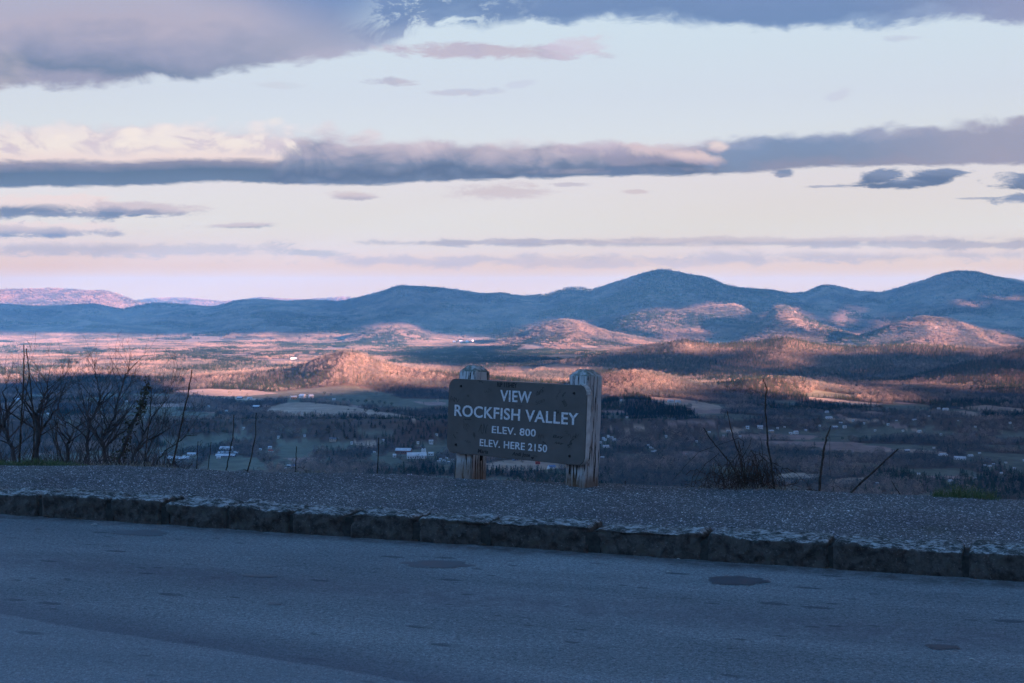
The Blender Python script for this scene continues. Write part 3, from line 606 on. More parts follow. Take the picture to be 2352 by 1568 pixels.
idx = np.where(ev, 5+RNG.integers(0, 2, len(X)), RNG.integers(0, 5, len(X))); sc = RNG.uniform(.75, 1.15, len(X))
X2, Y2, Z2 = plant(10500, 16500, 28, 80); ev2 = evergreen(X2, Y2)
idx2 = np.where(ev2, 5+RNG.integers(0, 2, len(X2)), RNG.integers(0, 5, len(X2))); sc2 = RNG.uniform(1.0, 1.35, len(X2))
X3, Y3, Z3 = plant(16700, 22800, 48, 100); idx3 = RNG.integers(0, 5, len(X3)); sc3 = RNG.uniform(1.2, 1.6, len(X3))
X = np.concatenate([X, X2, X3]); Y = np.concatenate([Y, Y2, Y3]); Z = np.concatenate([Z, Z2, Z3]); idx = np.concatenate([idx, idx2, idx3]); sc = np.concatenate([sc, sc2, sc3])
rot = np.zeros((len(X), 3)); rot[:, 2] = RNG.uniform(0, 6.28, len(X))
print('TREES', nnear, len(X))
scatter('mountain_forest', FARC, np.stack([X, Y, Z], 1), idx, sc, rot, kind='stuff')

# single trees standing along the mountain crests, seen against the sky or the next ridge
an_ = np.linspace(-.40, .40, 1500)+RNG.uniform(-3e-4, 3e-4, 1500)
ia = np.clip(((an_+.62)/1.24*499).astype(int), 0, 499)
far_ = vy_ > 9000
XX = an_[:, None]*vy_[None, far_]; ZZ = Hg(XX, np.broadcast_to(vy_[far_], XX.shape)); jj = np.argmax((ZZ-EYE)/vy_[None, far_], axis=1)
Yc = vy_[far_][jj]+RNG.uniform(-20, 20, len(jj)); Xc = an_*Yc; Zc = Hg(Xc, Yc)
keep = RNG.random(len(Xc)) < np.clip(.6+2.2*fbm(an_*60, an_*0, 3, 99), .1, 1); Xc, Yc, Zc = Xc[keep], Yc[keep], Zc[keep]
rot = np.zeros((len(Xc), 3)); rot[:, 2] = RNG.uniform(0, 6.28, len(Xc))
scatter('crest_forest', NEAR, np.stack([Xc, Yc, Zc], 1), RNG.integers(0, 6, len(Xc)), RNG.uniform(1.1, 2.3, len(Xc)), rot, kind='stuff')

# ------------------------------------------------------------------ foreground: road, shoulder, kerb
KD = np.array([.9390, -.3439]); KM = np.array([.3439, .9390])     # along the kerb, across it (away from the road)
K0 = np.array([0.0, 8.87])
def kerb_pt(s, w): return K0+KD*s+KM*w
# asphalt
am, q, b = mat_new('asphalt')
ob = q.n('ShaderNodeTexCoord').outputs['Object']; X_, Y_, Z_ = q.sep(ob)
al = q.add(q.mul(X_, KD[0]), q.mul(q.sub(Y_, 8.87), KD[1])); ac = q.add(q.mul(X_, KM[0]), q.mul(q.sub(Y_, 8.87), KM[1]))   # along / across the kerb line
kv = q.xyz(al, ac, 0)
fine = q.add(q.mul(q.noise(ob, 150, 3, .7), .5), q.mul(q.noise(ob, 42, 4, .75), .5)); grit = q.vor(ob, 130, 'Color'); gr = q.sep(grit)[0]
mid = q.noise(ob, 9, 5, .6); big = q.noise(q.xyz(q.mul(al, .35), q.mul(ac, 1.3), 0), 1.1, 5, .6, .4)
c = q.mix(q.ss(fine, .38, .62), (.088, .102, .106, 1), (.250, .265, .264, 1))
c = q.mix(q.mul(q.ss(gr, .86, .98), .55), c, (.36, .37, .38, 1))
c = q.mix(q.mul(q.ss(gr, .16, .03), .5), c, (.05, .052, .06, 1))
c = q.mix(1.0, c, q.mix(q.ss(big, .30, .70), (.74, .74, .76, 1), (1.18, 1.17, 1.16, 1)), 'MULTIPLY')
# worn, more reddish wheel track and painted kerb-foot shade, parallel to the kerb
def band(ctr, wid, amt, col):
    global c
    d = q.m('ABSOLUTE', q.sub(q.add(ac, q.mul(q.sub(q.noise(kv, .6, 3), .5), .5)), ctr))
    c = q.mix(q.mul(q.mul(q.ss(d, wid, 0), amt), q.ss(mid, .25, .65)), c, col)
band(-1.45, .42, .60, (.100, .090, .105, 1)); band(-0.04, .22, .85, (.065, .055, .055, 1))
# dark dried spots, elongated with the traffic direction
sp = q.vor(q.xyz(q.mul(al, 1.6), q.mul(ac, 4.5), 0), 1.0, 'Distance'); spr = q.noise(kv, 0.8, 2)
spots = q.mul(q.ss(q.add(sp, q.mul(q.sub(fine, .5), .10)), .16, .10), q.ss(spr, .44, .52))
c = q.mix(q.mul(spots, .72), c, (.048, .052, .06, 1))
sp2 = q.vor(q.xyz(q.mul(al, 4), q.mul(ac, 9), 3), 1.0, 'Distance')
c = q.mix(q.mul(q.mul(q.ss(sp2, .20, .10), q.ss(q.noise(kv, 1.3, 2), .47, .55)), .7), c, (.05, .055, .062, 1))
# beyond the old joint the surface nearer to us is a paler, later lay
jn = q.add(q.add(ac, 2.91), q.add(q.mul(al, .171), q.mul(q.sub(q.noise(kv, .9, 3), .5), .12)))
c = q.mix(q.mul(q.mul(q.ss(jn, -.02, .01), q.ss(jn, .50, .0)), .60), c, (.085, .085, .105, 1))
c = q.mix(q.mul(q.ss(jn, .0, -.02), .28), c, (.20, .21, .225, 1))
q.l.new(c, b.inputs['Base Color'])
b.inputs['Roughness'].default_value = .85; b.inputs['Specular IOR Level'].default_value = .25
bn = q.n('ShaderNodeBump'); bn.inputs['Strength'].default_value = .7; bn.inputs['Distance'].default_value = .004
q.l.new(q.add(q.mul(fine, .6), q.mul(q.vor(ob, 110), .8)), bn.inputs['Height']); q.l.new(bn.outputs[0], b.inputs['Normal'])
rs = np.linspace(-45, 45, 181); rw = np.concatenate([np.linspace(-26, -5, 12), np.linspace(-4.8, .12, 40)])
RS, RW = np.meshgrid(rs, rw)
P = K0[None, None, :]+KD*RS[..., None]+KM*RW[..., None]
zz = 0.0016*(vn(RS*.5, RW*.8, 5)-.5)*sstep(-RW, .2, .8)
link('road', mesh_np('road', np.stack([P[..., 0], P[..., 1], zz], -1).reshape(-1, 3), grid_faces(len(rw), len(rs)), True), am, kind='structure')

# wet patches in shallow dips of the asphalt
wm, q, b = mat_new('damp_asphalt')
b.inputs['Base Color'].default_value = (.060, .066, .075, 1); b.inputs['Roughness'].default_value = .6; b.inputs['Specular IOR Level'].default_value = .4
ob = q.n('ShaderNodeTexCoord').outputs['Object']
bn = q.n('ShaderNodeBump'); bn.inputs['Strength'].default_value = .5; bn.inputs['Distance'].default_value = .003
q.l.new(q.noise(ob, 150, 3), bn.inputs['Height']); q.l.new(bn.outputs[0], b.inputs['Normal'])
wm2 = wm.copy(); wm2.name = 'faint_damp_asphalt'; wm2.node_tree.nodes['Principled BSDF'].inputs['Base Color'].default_value = (.092, .100, .108, 1)
def gp(u, v, z=0.0):
    y = FL*(EYE-z)/(v-HV); return (u-CU)/FL*y, y
for (u, v, hu, hv, sd_, lab) in [(1692, 1333, 70, 9, 1, 'dark damp oval patch on the asphalt near the kerb right of the sign'), (2165, 1486, 36, 6, 2, 'small dark oval spot on the asphalt at lower right'),
                                 (1005, 1296, 78, 8, 3, 'long faint damp streak on the asphalt below the sign'), (320, 1224, 66, 6, 4, 'irregular dark stain on the asphalt by the kerb at left'),
                                 (600, 1323, 42, 3.0, 5, 'narrow dark stain on the asphalt at centre left'), (628, 1387, 18, 2.5, 6, 'little dark blot on the asphalt below the narrow stain')]:
    cx, cy = gp(u, v); x1, _ = gp(u+hu, v); _, y1 = gp(u, v-hv)
    rx, ry = x1-cx, y1-cy; k = 120; a = np.linspace(0, 2*math.pi, k, endpoint=False)
    rr = 1+.22*(vn(np.cos(a)*2+sd_*9, np.sin(a)*2, 21)-.5)*2+.12*(vn(np.cos(a)*6+sd_, np.sin(a)*6, 22)-.5)*2
    px_, py_ = np.cos(a)*rx*rr, np.sin(a)*ry*rr
    an = -.22 if hu > 40 else -.1
    vs = [(cx, cy, .0032)]+[(cx+x*math.cos(an)-y*math.sin(an), cy+x*math.sin(an)+y*math.cos(an), .0026) for x, y in zip(px_, py_)]
    o = link('damp_patch', mesh_np('damp_patch', np.array(vs), np.array([(0, i+1, (i+1) % k+1) for i in range(k)])), wm if sd_ < 3 else wm2, label=lab, category='stain', group='dark patches on the asphalt')

# shoulder of chip seal behind the kerb
sm_, q, b = mat_new('chip_seal')
ob = q.n('ShaderNodeTexCoord').outputs['Object']
v1c = q.sep(q.vor(ob, 95, 'Color')); v2c = q.sep(q.vor(ob, 210, 'Color'))
c = q.mix(q.ss(v2c[0], .1, .9), (.034, .039, .042, 1), (.130, .138, .142, 1))
c = q.mix(q.mul(q.ss(v1c[0], .86, .98), .8), c, (.62, .62, .64, 1))
bg = q.noise(ob, 1.3, 5, .6)
c = q.mix(1.0, c, q.mix(q.ss(bg, .3, .7), (.75, .75, .8, 1), (1.2, 1.18, 1.15, 1)), 'MULTIPLY')
mo = q.noise(ob, 2.1, 4, .6)
c = q.mix(q.mul(q.ss(mo, .60, .72), .45), c, (.045, .06, .03, 1))
q.l.new(c, b.inputs['Base Color']); b.inputs['Roughness'].default_value = .8; b.inputs['Specular IOR Level'].default_value = .35
bn = q.n('ShaderNodeBump'); bn.inputs['Strength'].default_value = 1.0; bn.inputs['Distance'].default_value = .008
q.l.new(q.vor(ob, 110), bn.inputs['Height']); q.l.new(bn.outputs[0], b.inputs['Normal'])
def kerb_back_y(x): return 8.87+.30/KM[1]+(x)*KD[1]/KD[0]
def shoulder_z(x, y):
    e = y-edge_y(x); back = y-kerb_back_y(x)
    z = .118+.012*sstep(back, 0, 1.2)+.030*(vn(x*.9, y*1.3, 6)-.5)*sstep(back, .1, .6)+.012*(vn(x*5, y*5, 7)-.5)
    return z-np.where(e > 0, e*e*.22+e*.04, 0)
sx = np.linspace(-34, 30, 900); sf = np.concatenate([np.linspace(0, 1, 60)])
SX, SF = np.meshgrid(sx, sf)
y0_ = kerb_back_y(SX)-.03; y1_ = edge_y(SX)+1.4
SY = y0_+(y1_-y0_)*SF; SZ = shoulder_z(SX, SY)
link('shoulder', mesh_np('shoulder', np.stack([SX, SY, SZ], -1).reshape(-1, 3), grid_faces(len(sf), len(sx)), True), sm_, kind='structure')

# loose chips lying on the shoulder
def pebble(name, seed, mat):
    rg = np.random.default_rng(seed)
    v = np.array([(1, 0, 0), (-1, 0, 0), (0, 1, 0), (0, -1, 0), (0, 0, .6), (0, 0, -.6)], float)*rg.uniform(.55, 1.0, (6, 3))+rg.normal(0, .12, (6, 3))
    f = [(0, 2, 4), (2, 1, 4), (1, 3, 4), (3, 0, 4), (2, 0, 5), (1, 2, 5), (3, 1, 5), (0, 3, 5)]
    me = mesh_np(name, v, np.array(f)); me.materials.append(mat); return me
pm, q, b = mat_new('stone_chip'); rnd = q.n('ShaderNodeObjectInfo').outputs['Random']
q.l.new(q.ramp(rnd, [(0, (.03, .033, .036, 1)), (.45, (.08, .084, .088, 1)), (.84, (.15, .155, .16, 1)), (.93, (.48, .49, .48, 1)), (1, (.9, .9, .9, 1))]), b.inputs['Base Color'])
b.inputs['Roughness'].default_value = .55
PEB = proto_coll('chip_kind', [pebble('chip_form', 900+i, pm) for i in range(6)])
k = 42000
X = RNG.uniform(-5.2, 5.2, k*2); F = RNG.random(k*2); Yb = kerb_back_y(X); Ye = edge_y(X)+.15; Y = Yb+(Ye-Yb)*F
dn = vn(X*1.2, Y*1.5, 66); kk = RNG.random(k*2) < (.18+.75*dn); X, Y = X[kk][:k], Y[kk][:k]
Z = shoulder_z(X, Y)+.0008
scl = np.exp(RNG.normal(math.log(.0045), .36, len(X))).clip(.002, .011)
rot = RNG.uniform(0, 6.28, (len(X), 3)); rot[:, :2] *= .08
scatter('loose_chips', PEB, np.stack([X, Y, Z], 1), RNG.integers(0, 6, len(X)), scl, rot, kind='stuff')

# kerb of rough granite blocks
gmat, q, b = mat_new('granite')
ob = q.n('ShaderNodeTexCoord').outputs['Object']; nrm = q.sep(q.n('ShaderNodeNewGeometry').outputs['Normal'])[2]
n1 = q.noise(ob, 14, 6, .7, .3); n2 = q.noise(ob, 60, 5, .7); n3 = q.noise(q.xyz(q.mul(q.sep(ob)[0], 1), q.mul(q.sep(ob)[1], 4), q.sep(ob)[2]), 26, 6, .75, .8)
c = q.mix(q.ss(n1, .3, .7), (.030, .025, .021, 1), (.120, .103, .090, 1))
c = q.mix(q.mul(q.ss(n1, .52, .70), .5), c, (.050, .060, .032, 1))
c = q.mix(q.mul(q.ss(n2, .57, .72), .6), c, (.24, .22, .20, 1))
topc = q.mix(q.ss(q.add(n3, q.mul(q.sub(n1, .5), .9)), .42, .66), (.060, .062, .056, 1), (.47, .48, .47, 1))       # bleached lichen crust grows on the upper side only
c = q.mix(q.ss(q.add(nrm, q.mul(q.sub(n2, .5), .6)), .50, .82), c, topc)
q.l.new(c, b.inputs['Base Color']); b.inputs['Roughness'].default_value = .9; b.inputs['Specular IOR Level'].default_value = .2
bn = q.n('ShaderNodeBump'); bn.inputs['Strength'].default_value = 1.0; bn.inputs['Distance'].default_value = .012
q.l.new(q.add(n3, q.mul(n2, .5)), bn.inputs['Height']); q.l.new(bn.outputs[0], b.inputs['Normal'])
mort = simple_mat('mortar', (.034, .033, .029, 1), .95, 30, .35, bump=.6, bdist=.006)
kerb = link('kerb', None); kerb.location = (K0[0], K0[1], 0); kerb.rotation_euler = (0, 0, math.atan2(KD[1], KD[0]))
kerb['label'] = 'low kerb of rough granite blocks with pale crusted tops along the road'; kerb['category'] = 'kerb'
def u2s(u):      # where the kerb foot is met at picture column u
    r = (u-CU)/FL; # K0+KD*s = (r*y, y)
    return (r*K0[1]-K0[0])/(KD[0]-r*KD[1])
js = [u2s(u) for u in (91, 248, 374, 522, 666, 797, 956, 1114, 1360, 1620, 1909, 2216)]
while js[-1] < 14: js.append(js[-1]+random.uniform(.7, 1.2))
while js[0] > -16: js.insert(0, js[0]-random.uniform(.45, .8))
W_, Hk = .30, .150
def profile(hh):
    r = .018; pts = []
    for z in np.linspace(-.05, hh-r, 12): pts.append((0, z, -1, 0))
    for a in np.linspace(.15, .85, 4)*math.pi/2: pts.append((r-r*math.cos(a), hh-r+r*math.sin(a), -math.cos(a), math.sin(a)))
    for w in np.linspace(r, W_-r, 13): pts.append((w, hh, 0, 1))
    for a in np.linspace(.85, .15, 4)*math.pi/2: pts.append((W_-r+r*math.cos(a), hh-r+r*math.sin(a), math.cos(a), math.sin(a)))
    for z in np.linspace(hh-r, -.05, 4): pts.append((W_, z, 1, 0))
    return np.array(pts)
for i in range(len(js)-1):
    gap_ = random.choice((.022, .017, .010))
    a0, a1 = js[i]+gap_, js[i+1]-gap_
    hh = Hk+random.uniform(-.006, .010); pr = profile(hh); off = random.uniform(-.010, .012)
    sseg = np.arange(a0, a1+.012, .0125); sseg = np.linspace(a0, a1, len(sseg))
    SS, II = np.meshgrid(sseg, np.arange(len(pr)), indexing='ij')
    w = pr[II, 0]; z = pr[II, 1]; nw = pr[II, 2]; nz_ = pr[II, 3]
    end = np.minimum(SS-a0, a1-SS); rnd_e = np.clip(1-end/.030, 0, 1)**2; d = 0
    d = .050*fbm(SS*4+i*13, (w+z)*6+i, 4, 210)+.026*fbm(SS*15, (w-z)*17+i, 4, 220)*(1-.5*sstep(nz_, .3, .9))+.012*fbm(SS*60, (w-z)*60, 2, 230)
    tp = sstep(nz_, .3, .9); d = d*(1-.1*tp)+tp*(.034*fbm(SS*2.4+i*5, w*5, 4, 240)+.010*np.abs(fbm(SS*9+i, w*34+SS*3, 3, 245))*3)
    d = d*sstep(end, -.02, .03)-rnd_e*.014
    V = np.stack([SS, w+nw*d+off*(1-tp), z+nz_*d], -1)
    V[..., 0] += np.where(end < .001, 0, .004*fbm(SS*15, w*20+z*17, 2, 250))
    V2 = V.reshape(-1, 3); F4 = grid_faces(len(sseg), len(pr))[:, ::-1]
    k = len(pr); c0 = V[0].mean(0); c1 = V[-1].mean(0)
    bm = bmesh.new(); vs = [bm.verts.new(p) for p in V2]
    for f in F4: bm.faces.new([vs[j] for j in f])
    bm.faces.new([vs[j] for j in range(k)]); bm.faces.new([vs[len(V2)-k+j] for j in range(k)][::-1])
    for f in bm.faces: f.smooth = True
    bmesh.ops.recalc_face_normals(bm, faces=bm.faces)
    me = bpy.data.meshes.new('kerb_stone'); bm.to_mesh(me); bm.free()
    link('kerb_stone', me, gmat, kerb)
    # mortar in the joint
    bm = bmesh.new(); bmesh.ops.create_cube(bm, size=1)
    jw = gap_*2+.05; jh = Hk-.022-random.uniform(0, .008)
    for vv in bm.verts: vv.co = Vector((js[i+1]+vv.co.x*jw, .012+(vv.co.y+.5)*(W_-.02), -.04+(vv.co.z+.5)*(jh+.04)))
    me = bpy.data.meshes.new('mortar_joint'); bm.to_mesh(me); bm.free()
    link('mortar_joint', me, mort, kerb)

# ------------------------------------------------------------------ small litter by the kerb
lm = simple_mat('pale_leaf', (.55, .52, .46, 1), .8, 20, .3)
lb = simple_mat('dead_leaf', (.12, .075, .04, 1), .9, 20, .4)
def leaf(u, v, size, mat, lab, cat, grp):
    x, y = gp(u, v); k = 9; a = np.linspace(0, 2*math.pi, k, endpoint=False)
    rr = 1+.3*np.array([random.uniform(-1, 1) for _ in a]); th = random.uniform(0, 3)
    vs = [(0, 0, .004)]+[(size*math.cos(t)*r, size*.45*math.sin(t)*r, .002+.006*abs(math.sin(t))) for t, r in zip(a, rr)]
    o = link('fallen_leaf', mesh_np('fallen_leaf', np.array(vs), np.array([(0, i+1, (i+1) % k+1) for i in range(k)])), mat, label=lab, category=cat, group=grp)
    o.location = (x, y, .008); o.rotation_euler = (0, 0, random.uniform(-.4, .4))
for (u, v, s_, lab) in [(216, 1208, .020, 'pale leaf scrap lying on the asphalt at far left'), (402, 1203, .014, 'pale leaf scrap at the kerb foot left of centre'), (478, 1202, .020, 'pale leaf scrap by the kerb joint'),
                        (596, 1217, .030, 'long white scrap on the asphalt beyond the kerb shade'), (1558, 1288, .012, 'small white scrap below the kerb right of the sign'), (2232, 1520, .014, 'white fleck on the asphalt at lower right'),
                        (574, 1289, .012, 'pale fleck on the asphalt below the long scrap'), (1536, 1318, .012, 'dull pale fleck on the asphalt right of centre')]:
    leaf(u, v, s_, lm, lab, 'litter', 'pale scraps lying on the asphalt')
DLU = sorted(random.choice([95, 110, 180, 372, 380, 460, 960, 1120, 1500, 1860, 1900, 1915, 1880, 2190])+random.uniform(-12, 12) for _ in range(16))
ORDN = 'first second third fourth fifth sixth seventh eighth ninth tenth eleventh twelfth thirteenth fourteenth fifteenth sixteenth'.split()
for i, u in enumerate(DLU):
    s = u2s(u); p_ = kerb_pt(s, -random.uniform(.015, .06)); vv = HV+FL*EYE/p_[1]
    leaf(CU+FL*p_[0]/p_[1], vv, random.uniform(.012, .022), lb, 'brown dead leaf at the foot of the kerb, '+ORDN[i]+' from the left', 'leaf', 'dead leaves along the foot of the kerb')

# ------------------------------------------------------------------ the overlook sign
ANG = math.radians(41.0)
sx_ = math.cos(ANG); sy_ = -math.sin(ANG)                # along the board, left to right
sign = link('overlook_sign', None)
sign['label'] = 'brown routed wooden sign reading VIEW ROCKFISH VALLEY between two weathered posts'; sign['category'] = 'sign'
LEAN = math.radians(3.4)
M0 = Matrix.Translation((0.003, 11.09, 0.30)) @ Matrix.Rotation(-ANG, 4, 'Z') @ Matrix.Rotation(-LEAN, 4, 'X')
sign.matrix_world = M0
# local frame: x along the board, y away from the viewer, z up; board face at y=0, board foot at z=0
BW, BH, BT = 1.445, .608, .055
bmat, q, b = mat_new('painted_board')
ob = q.n('ShaderNodeTexCoord').outputs['Object']
n1 = q.noise(ob, 5, 5, .6); n2 = q.noise(q.xyz(q.mul(q.sep(ob)[0], 2), q.sep(ob)[1], q.mul(q.sep(ob)[2], 24)), 3, 5, .6)
nn = q.sep(q.n('ShaderNodeNewGeometry').outputs['Normal'])
c = q.mix(q.ss(n1, .3, .7), (.080, .070, .062, 1), (.104, .090, .080, 1))
q.l.new(c, b.inputs['Base Color']); b.inputs['Roughness'].default_value = .55; b.inputs['Specular IOR Level'].default_value = .3
bn = q.n('ShaderNodeBump'); bn.inputs['Strength'].default_value = .25; bn.inputs['Distance'].default_value = .003
q.l.new(n2, bn.inputs['Height']); q.l.new(bn.outputs[0], b.inputs['Normal'])
emat = simple_mat('bare_board_edge', (.55, .53, .50, 1), .8, 14, .2)
whm, q, b = mat_new('worn_white_paint')
ob = q.n('ShaderNodeTexCoord').outputs['Object']; n1 = q.noise(ob, 60, 5, .7)
q.l.new(q.mix(q.ss(n1, .30, .60), (.36, .34, .33, 1), (.68, .64, .63, 1)), b.inputs['Base Color']); b.inputs['Roughness'].default_value = .7
ink = simple_mat('marker_ink', (.010, .011, .013, 1), .6)
ink2 = simple_mat('faded_marker_ink', (.055, .048, .044, 1), .7)
def rounded(w, h, r, k=8):
    pts = []
    for cx, cz, a0 in ((w/2-r, h-r, 0), (-w/2+r, h-r, 90), (-w/2+r, r, 180), (w/2-r, r, 270)):
        for i in range(k+1):
            a = math.radians(a0+90*i/k); pts.append((cx+r*math.cos(a), cz+r*math.sin(a)))
    return pts
def prism(pts, y0, y1, bev=0.0):
    bm = bmesh.new(); f = [bm.verts.new((x, y0, z)) for x, z in pts]; g = [bm.verts.new((x, y1, z)) for x, z in pts]
    bm.faces.new(f[::-1]).material_index = 0; bm.faces.new(g).material_index = 0
    k = len(pts)
    for i in range(k): bm.faces.new((f[i], f[(i+1) % k], g[(i+1) % k], g[i])).material_index = 1
    bmesh.ops.recalc_face_normals(bm, faces=bm.faces)
    return bm
pts = rounded(BW, BH, .075)
bm = prism(pts, 0, BT)
bmesh.ops.bevel(bm, geom=[e for e in bm.edges if abs(e.verts[0].co.y-e.verts[1].co.y) < 1e-6], offset=.004, segments=2, affect='EDGES')
me = bpy.data.meshes.new('board'); bm.to_mesh(me); bm.free(); me.materials.append(bmat); me.materials.append(emat)
board = link('board', me, None, sign)
# splintered strip at the upper right corner
bm = bmesh.new(); rr = []
for i in range(9):
    t = i/8; a = math.radians(88-86*t); cx, cz = BW/2-.075, BH-.075
    for rad_, yy in ((.074, .0), (.088-.006*random.random()-.008*t, -.004-.010*t), (.090, .03), (.076, .056)): rr.append(bm.verts.new((cx+rad_*math.cos(a), yy, cz+rad_*math.sin(a)+.001)))
for i in range(8):
    for j in range(3): bm.faces.new((rr[i*4+j], rr[i*4+j+1], rr[i*4+j+5], rr[i*4+j+4]))
me = bpy.data.meshes.new('peeling_edge'); bm.to_mesh(me); bm.free(); link('peeling_edge', me, simple_mat('split_wood', (.42, .40, .37, 1), .9, 40, .3), board)
# lettering
def text_mesh(body, width, height, cx, cz, y, mat, name, parent, bold=.012, ext=.0015, rot=0, space=1.0, shear=0):
    cu = bpy.data.curves.new('t', 'FONT'); cu.body = body; cu.size = 1; cu.offset = bold; cu.extrude = .0; cu.space_character = space; cu.align_x = 'LEFT'; cu.shear = shear
    o = bpy.data.objects.new('t', cu); COL.objects.link(o)
    dg = bpy.context.evaluated_depsgraph_get(); me = bpy.data.meshes.new_from_object(o.evaluated_get(dg))
    bpy.data.objects.remove(o)
    co = np.empty(len(me.vertices)*3, np.float32); me.vertices.foreach_get('co', co); co = co.reshape(-1, 3)
    mn, mx_ = co.min(0), co.max(0); co[:, 0] = (co[:, 0]-(mn[0]+mx_[0])/2)/(mx_[0]-mn[0])*width; co[:, 1] = (co[:, 1]-(mn[1]+mx_[1])/2)/(mx_[1]-mn[1])*height
    cr, sr = math.cos(rot), math.sin(rot)
    xx = co[:, 0]*cr-co[:, 1]*sr+cx; zz_ = co[:, 0]*sr+co[:, 1]*cr+cz
    me.vertices.foreach_set('co', np.stack([xx, np.zeros_like(xx), zz_], 1).astype(np.float32).ravel())
    bm = bmesh.new(); bm.from_mesh(me)
    if ext:
        r = bmesh.ops.extrude_face_region(bm, geom=bm.faces[:]); 
        for e in r['geom']:
            if isinstance(e, bmesh.types.BMVert): e.co.y += ext
        bmesh.ops.recalc_face_normals(bm, faces=bm.faces)
    bmesh.ops.translate(bm, verts=bm.verts, vec=(0, y, 0)); bm.to_mesh(me); bm.free()
    me.name = name; me.materials.clear()
    return link(name, me, mat, parent)
for body, w, h, cx, z, bd in [('VIEW', .325, .090, .010, BH-.116, .016), ('ROCKFISH VALLEY', 1.290, .093, .0, BH-.259, .016), ('ELEV. 800', .457, .058, .002, BH-.390, .014), ('ELEV. HERE 2150', .702, .058, -.001, BH-.502, .014)]:
    o = text_mesh(body, w, h, cx, z, -.0022, whm, 'letter', board, bold=bd, ext=.0030, space=1.06)
    me = o.data; par = list(range(len(me.vertices)))
    def root(i):
        while par[i] != i: par[i] = par[par[i]]; i = par[i]
        return i
    for e in me.edges: par[root(e.vertices[0])] = root(e.vertices[1])
    comp = {}
    for f in me.polygons: comp.setdefault(root(f.vertices[0]), []).append(list(f.vertices))
    vco = [tuple(v.co) for v in me.vertices]; bpy.data.objects.remove(o)
    for fs_ in sorted(comp.values(), key=lambda fs_: min(vco[i][0] for f in fs_ for i in f)):
        ids = sorted({i for f in fs_ for i in f}); mp = {i: j for j, i in enumerate(ids)}
        m2 = bpy.data.meshes.new('letter'); m2.from_pydata([vco[i] for i in ids], [], [[mp[i] for i in f] for f in fs_]); link('letter', m2, whm, board)
# marker scrawl
def zc(px, py):   # position on the zoomed view of the sign -> board plane
    f = (px-255-(1-(py-240)/840)*10)/1533; t = f*11.57/(f*11.57+(1-f)*10.62)
    top_ = 236+66*f; bot_ = 1056+130*f
    return (t-.5)*BW, BH*(1-(py-top_)/(bot_-top_))
def scrawl_text(body, x0, x1, py, hpx, mat=ink, rot=0, bold=.0, shear=.15):
    (ax, az_), (bx, bz) = zc(x0, py), zc(x1, py); text_mesh(body, bx-ax, hpx/855*.61, (ax+bx)/2, (az_+bz)/2, -.0012, mat, 'marker_scrawl', board, bold=bold, ext=0, rot=rot, shear=shear)
scrawl_text('RIP 115HEY', 798, 1018, 305, 54, ink, 0, .035, 0)
scrawl_text('Andi Jose', 985, 1185, 1072, 54, ink, 0, .022); scrawl_text('Maria', 605, 720, 1040, 46, ink, 0, .02)
scrawl_text('Bay', 1430, 1545, 870, 40, ink, 0, .0); scrawl_text('Rover', 1225, 1330, 380, 36, ink2, .45, .006)
scrawl_text('Scan', 1225, 1330, 480, 44, ink2, .35, .004); scrawl_text('2023', 1515, 1580, 495, 40, ink, -.9, .004)
def strokes(lines, wd, mat, name='marker_scrawl'):
    for ln in lines:
        bm = bmesh.new(); prev = None
        for i, (x, z) in enumerate(ln):
            j = min(i+1, len(ln)-1); k = max(i-1, 0); dx_, dz_ = ln[j][0]-ln[k][0], ln[j][1]-ln[k][1]; L_ = math.hypot(dx_, dz_) or 1
            nx, nz2 = -dz_/L_*wd/2, dx_/L_*wd/2; a = bm.verts.new((x+nx, -.0012, z+nz2)); c_ = bm.verts.new((x-nx, -.0012, z-nz2))
            if prev: bm.faces.new((prev[0], prev[1], c_, a))
            prev = (a, c_)
        me = bpy.data.meshes.new(name); bm.to_mesh(me); bm.free(); link(name, me, mat, board)
def signature(px, py, wpx, hpx, rot, seed):
    r = random.Random(seed); k = 26; out = []; x0, z0 = zc(px, py); sc = .61/855
    a, b2, ph_ = r.uniform(1.5, 3), r.uniform(3, 6), r.uniform(0, 6)
    for i in range(k):
        t = i/(k-1); x = (t-.5)*wpx+math.sin(t*22+ph_)*wpx*.07; z = math.sin(t*b2*5+ph_)*hpx*.45*(1-.5*t)+math.sin(t*a*7)*hpx*.25
        c_, s_ = math.cos(rot), math.sin(rot); out.append((x0+(x*c_-z*s_)*sc, z0+(x*s_+z*c_)*sc))
    return out
SG = [(330, 470, 130, 60, .1, 1), (480, 430, 35, 35, 0, 2), (615, 270, 90, 20, -.2, 3), (700, 370, 110, 60, .3, 4), (480, 690, 110, 14, .1, 5), (470, 760, 90, 120, .6, 6), (660, 790, 130, 110, 0, 7), (370, 838, 30, 12, 0, 8), (345, 880, 60, 14, -.8, 9),
      (490, 935, 100, 26, -.1, 10), (1280, 370, 110, 40, .6, 11), (1480, 400, 110, 26, 1.0, 12), (1540, 400, 60, 20, .9, 13), (1600, 840, 110, 30, -.6, 14), (1650, 890, 130, 34, .8, 15), (1690, 860, 100, 26, .7, 16), (1500, 940, 110, 24, .0, 17),
      (1300, 870, 90, 60, .2, 18), (1470, 600, 60, 60, .2, 19), (1240, 1085, 60, 20, 0, 20), (1340, 940, 60, 16, -.5, 21), (1050, 530, 120, 12, 0, 22), (1620, 950, 70, 40, .9, 23), (560, 860, 40, 60, 0, 24)]
strokes([signature(*s) for s in SG if s[5] % 2], .0036, ink); strokes([signature(*s) for s in SG if not s[5] % 2], .0034, ink2)
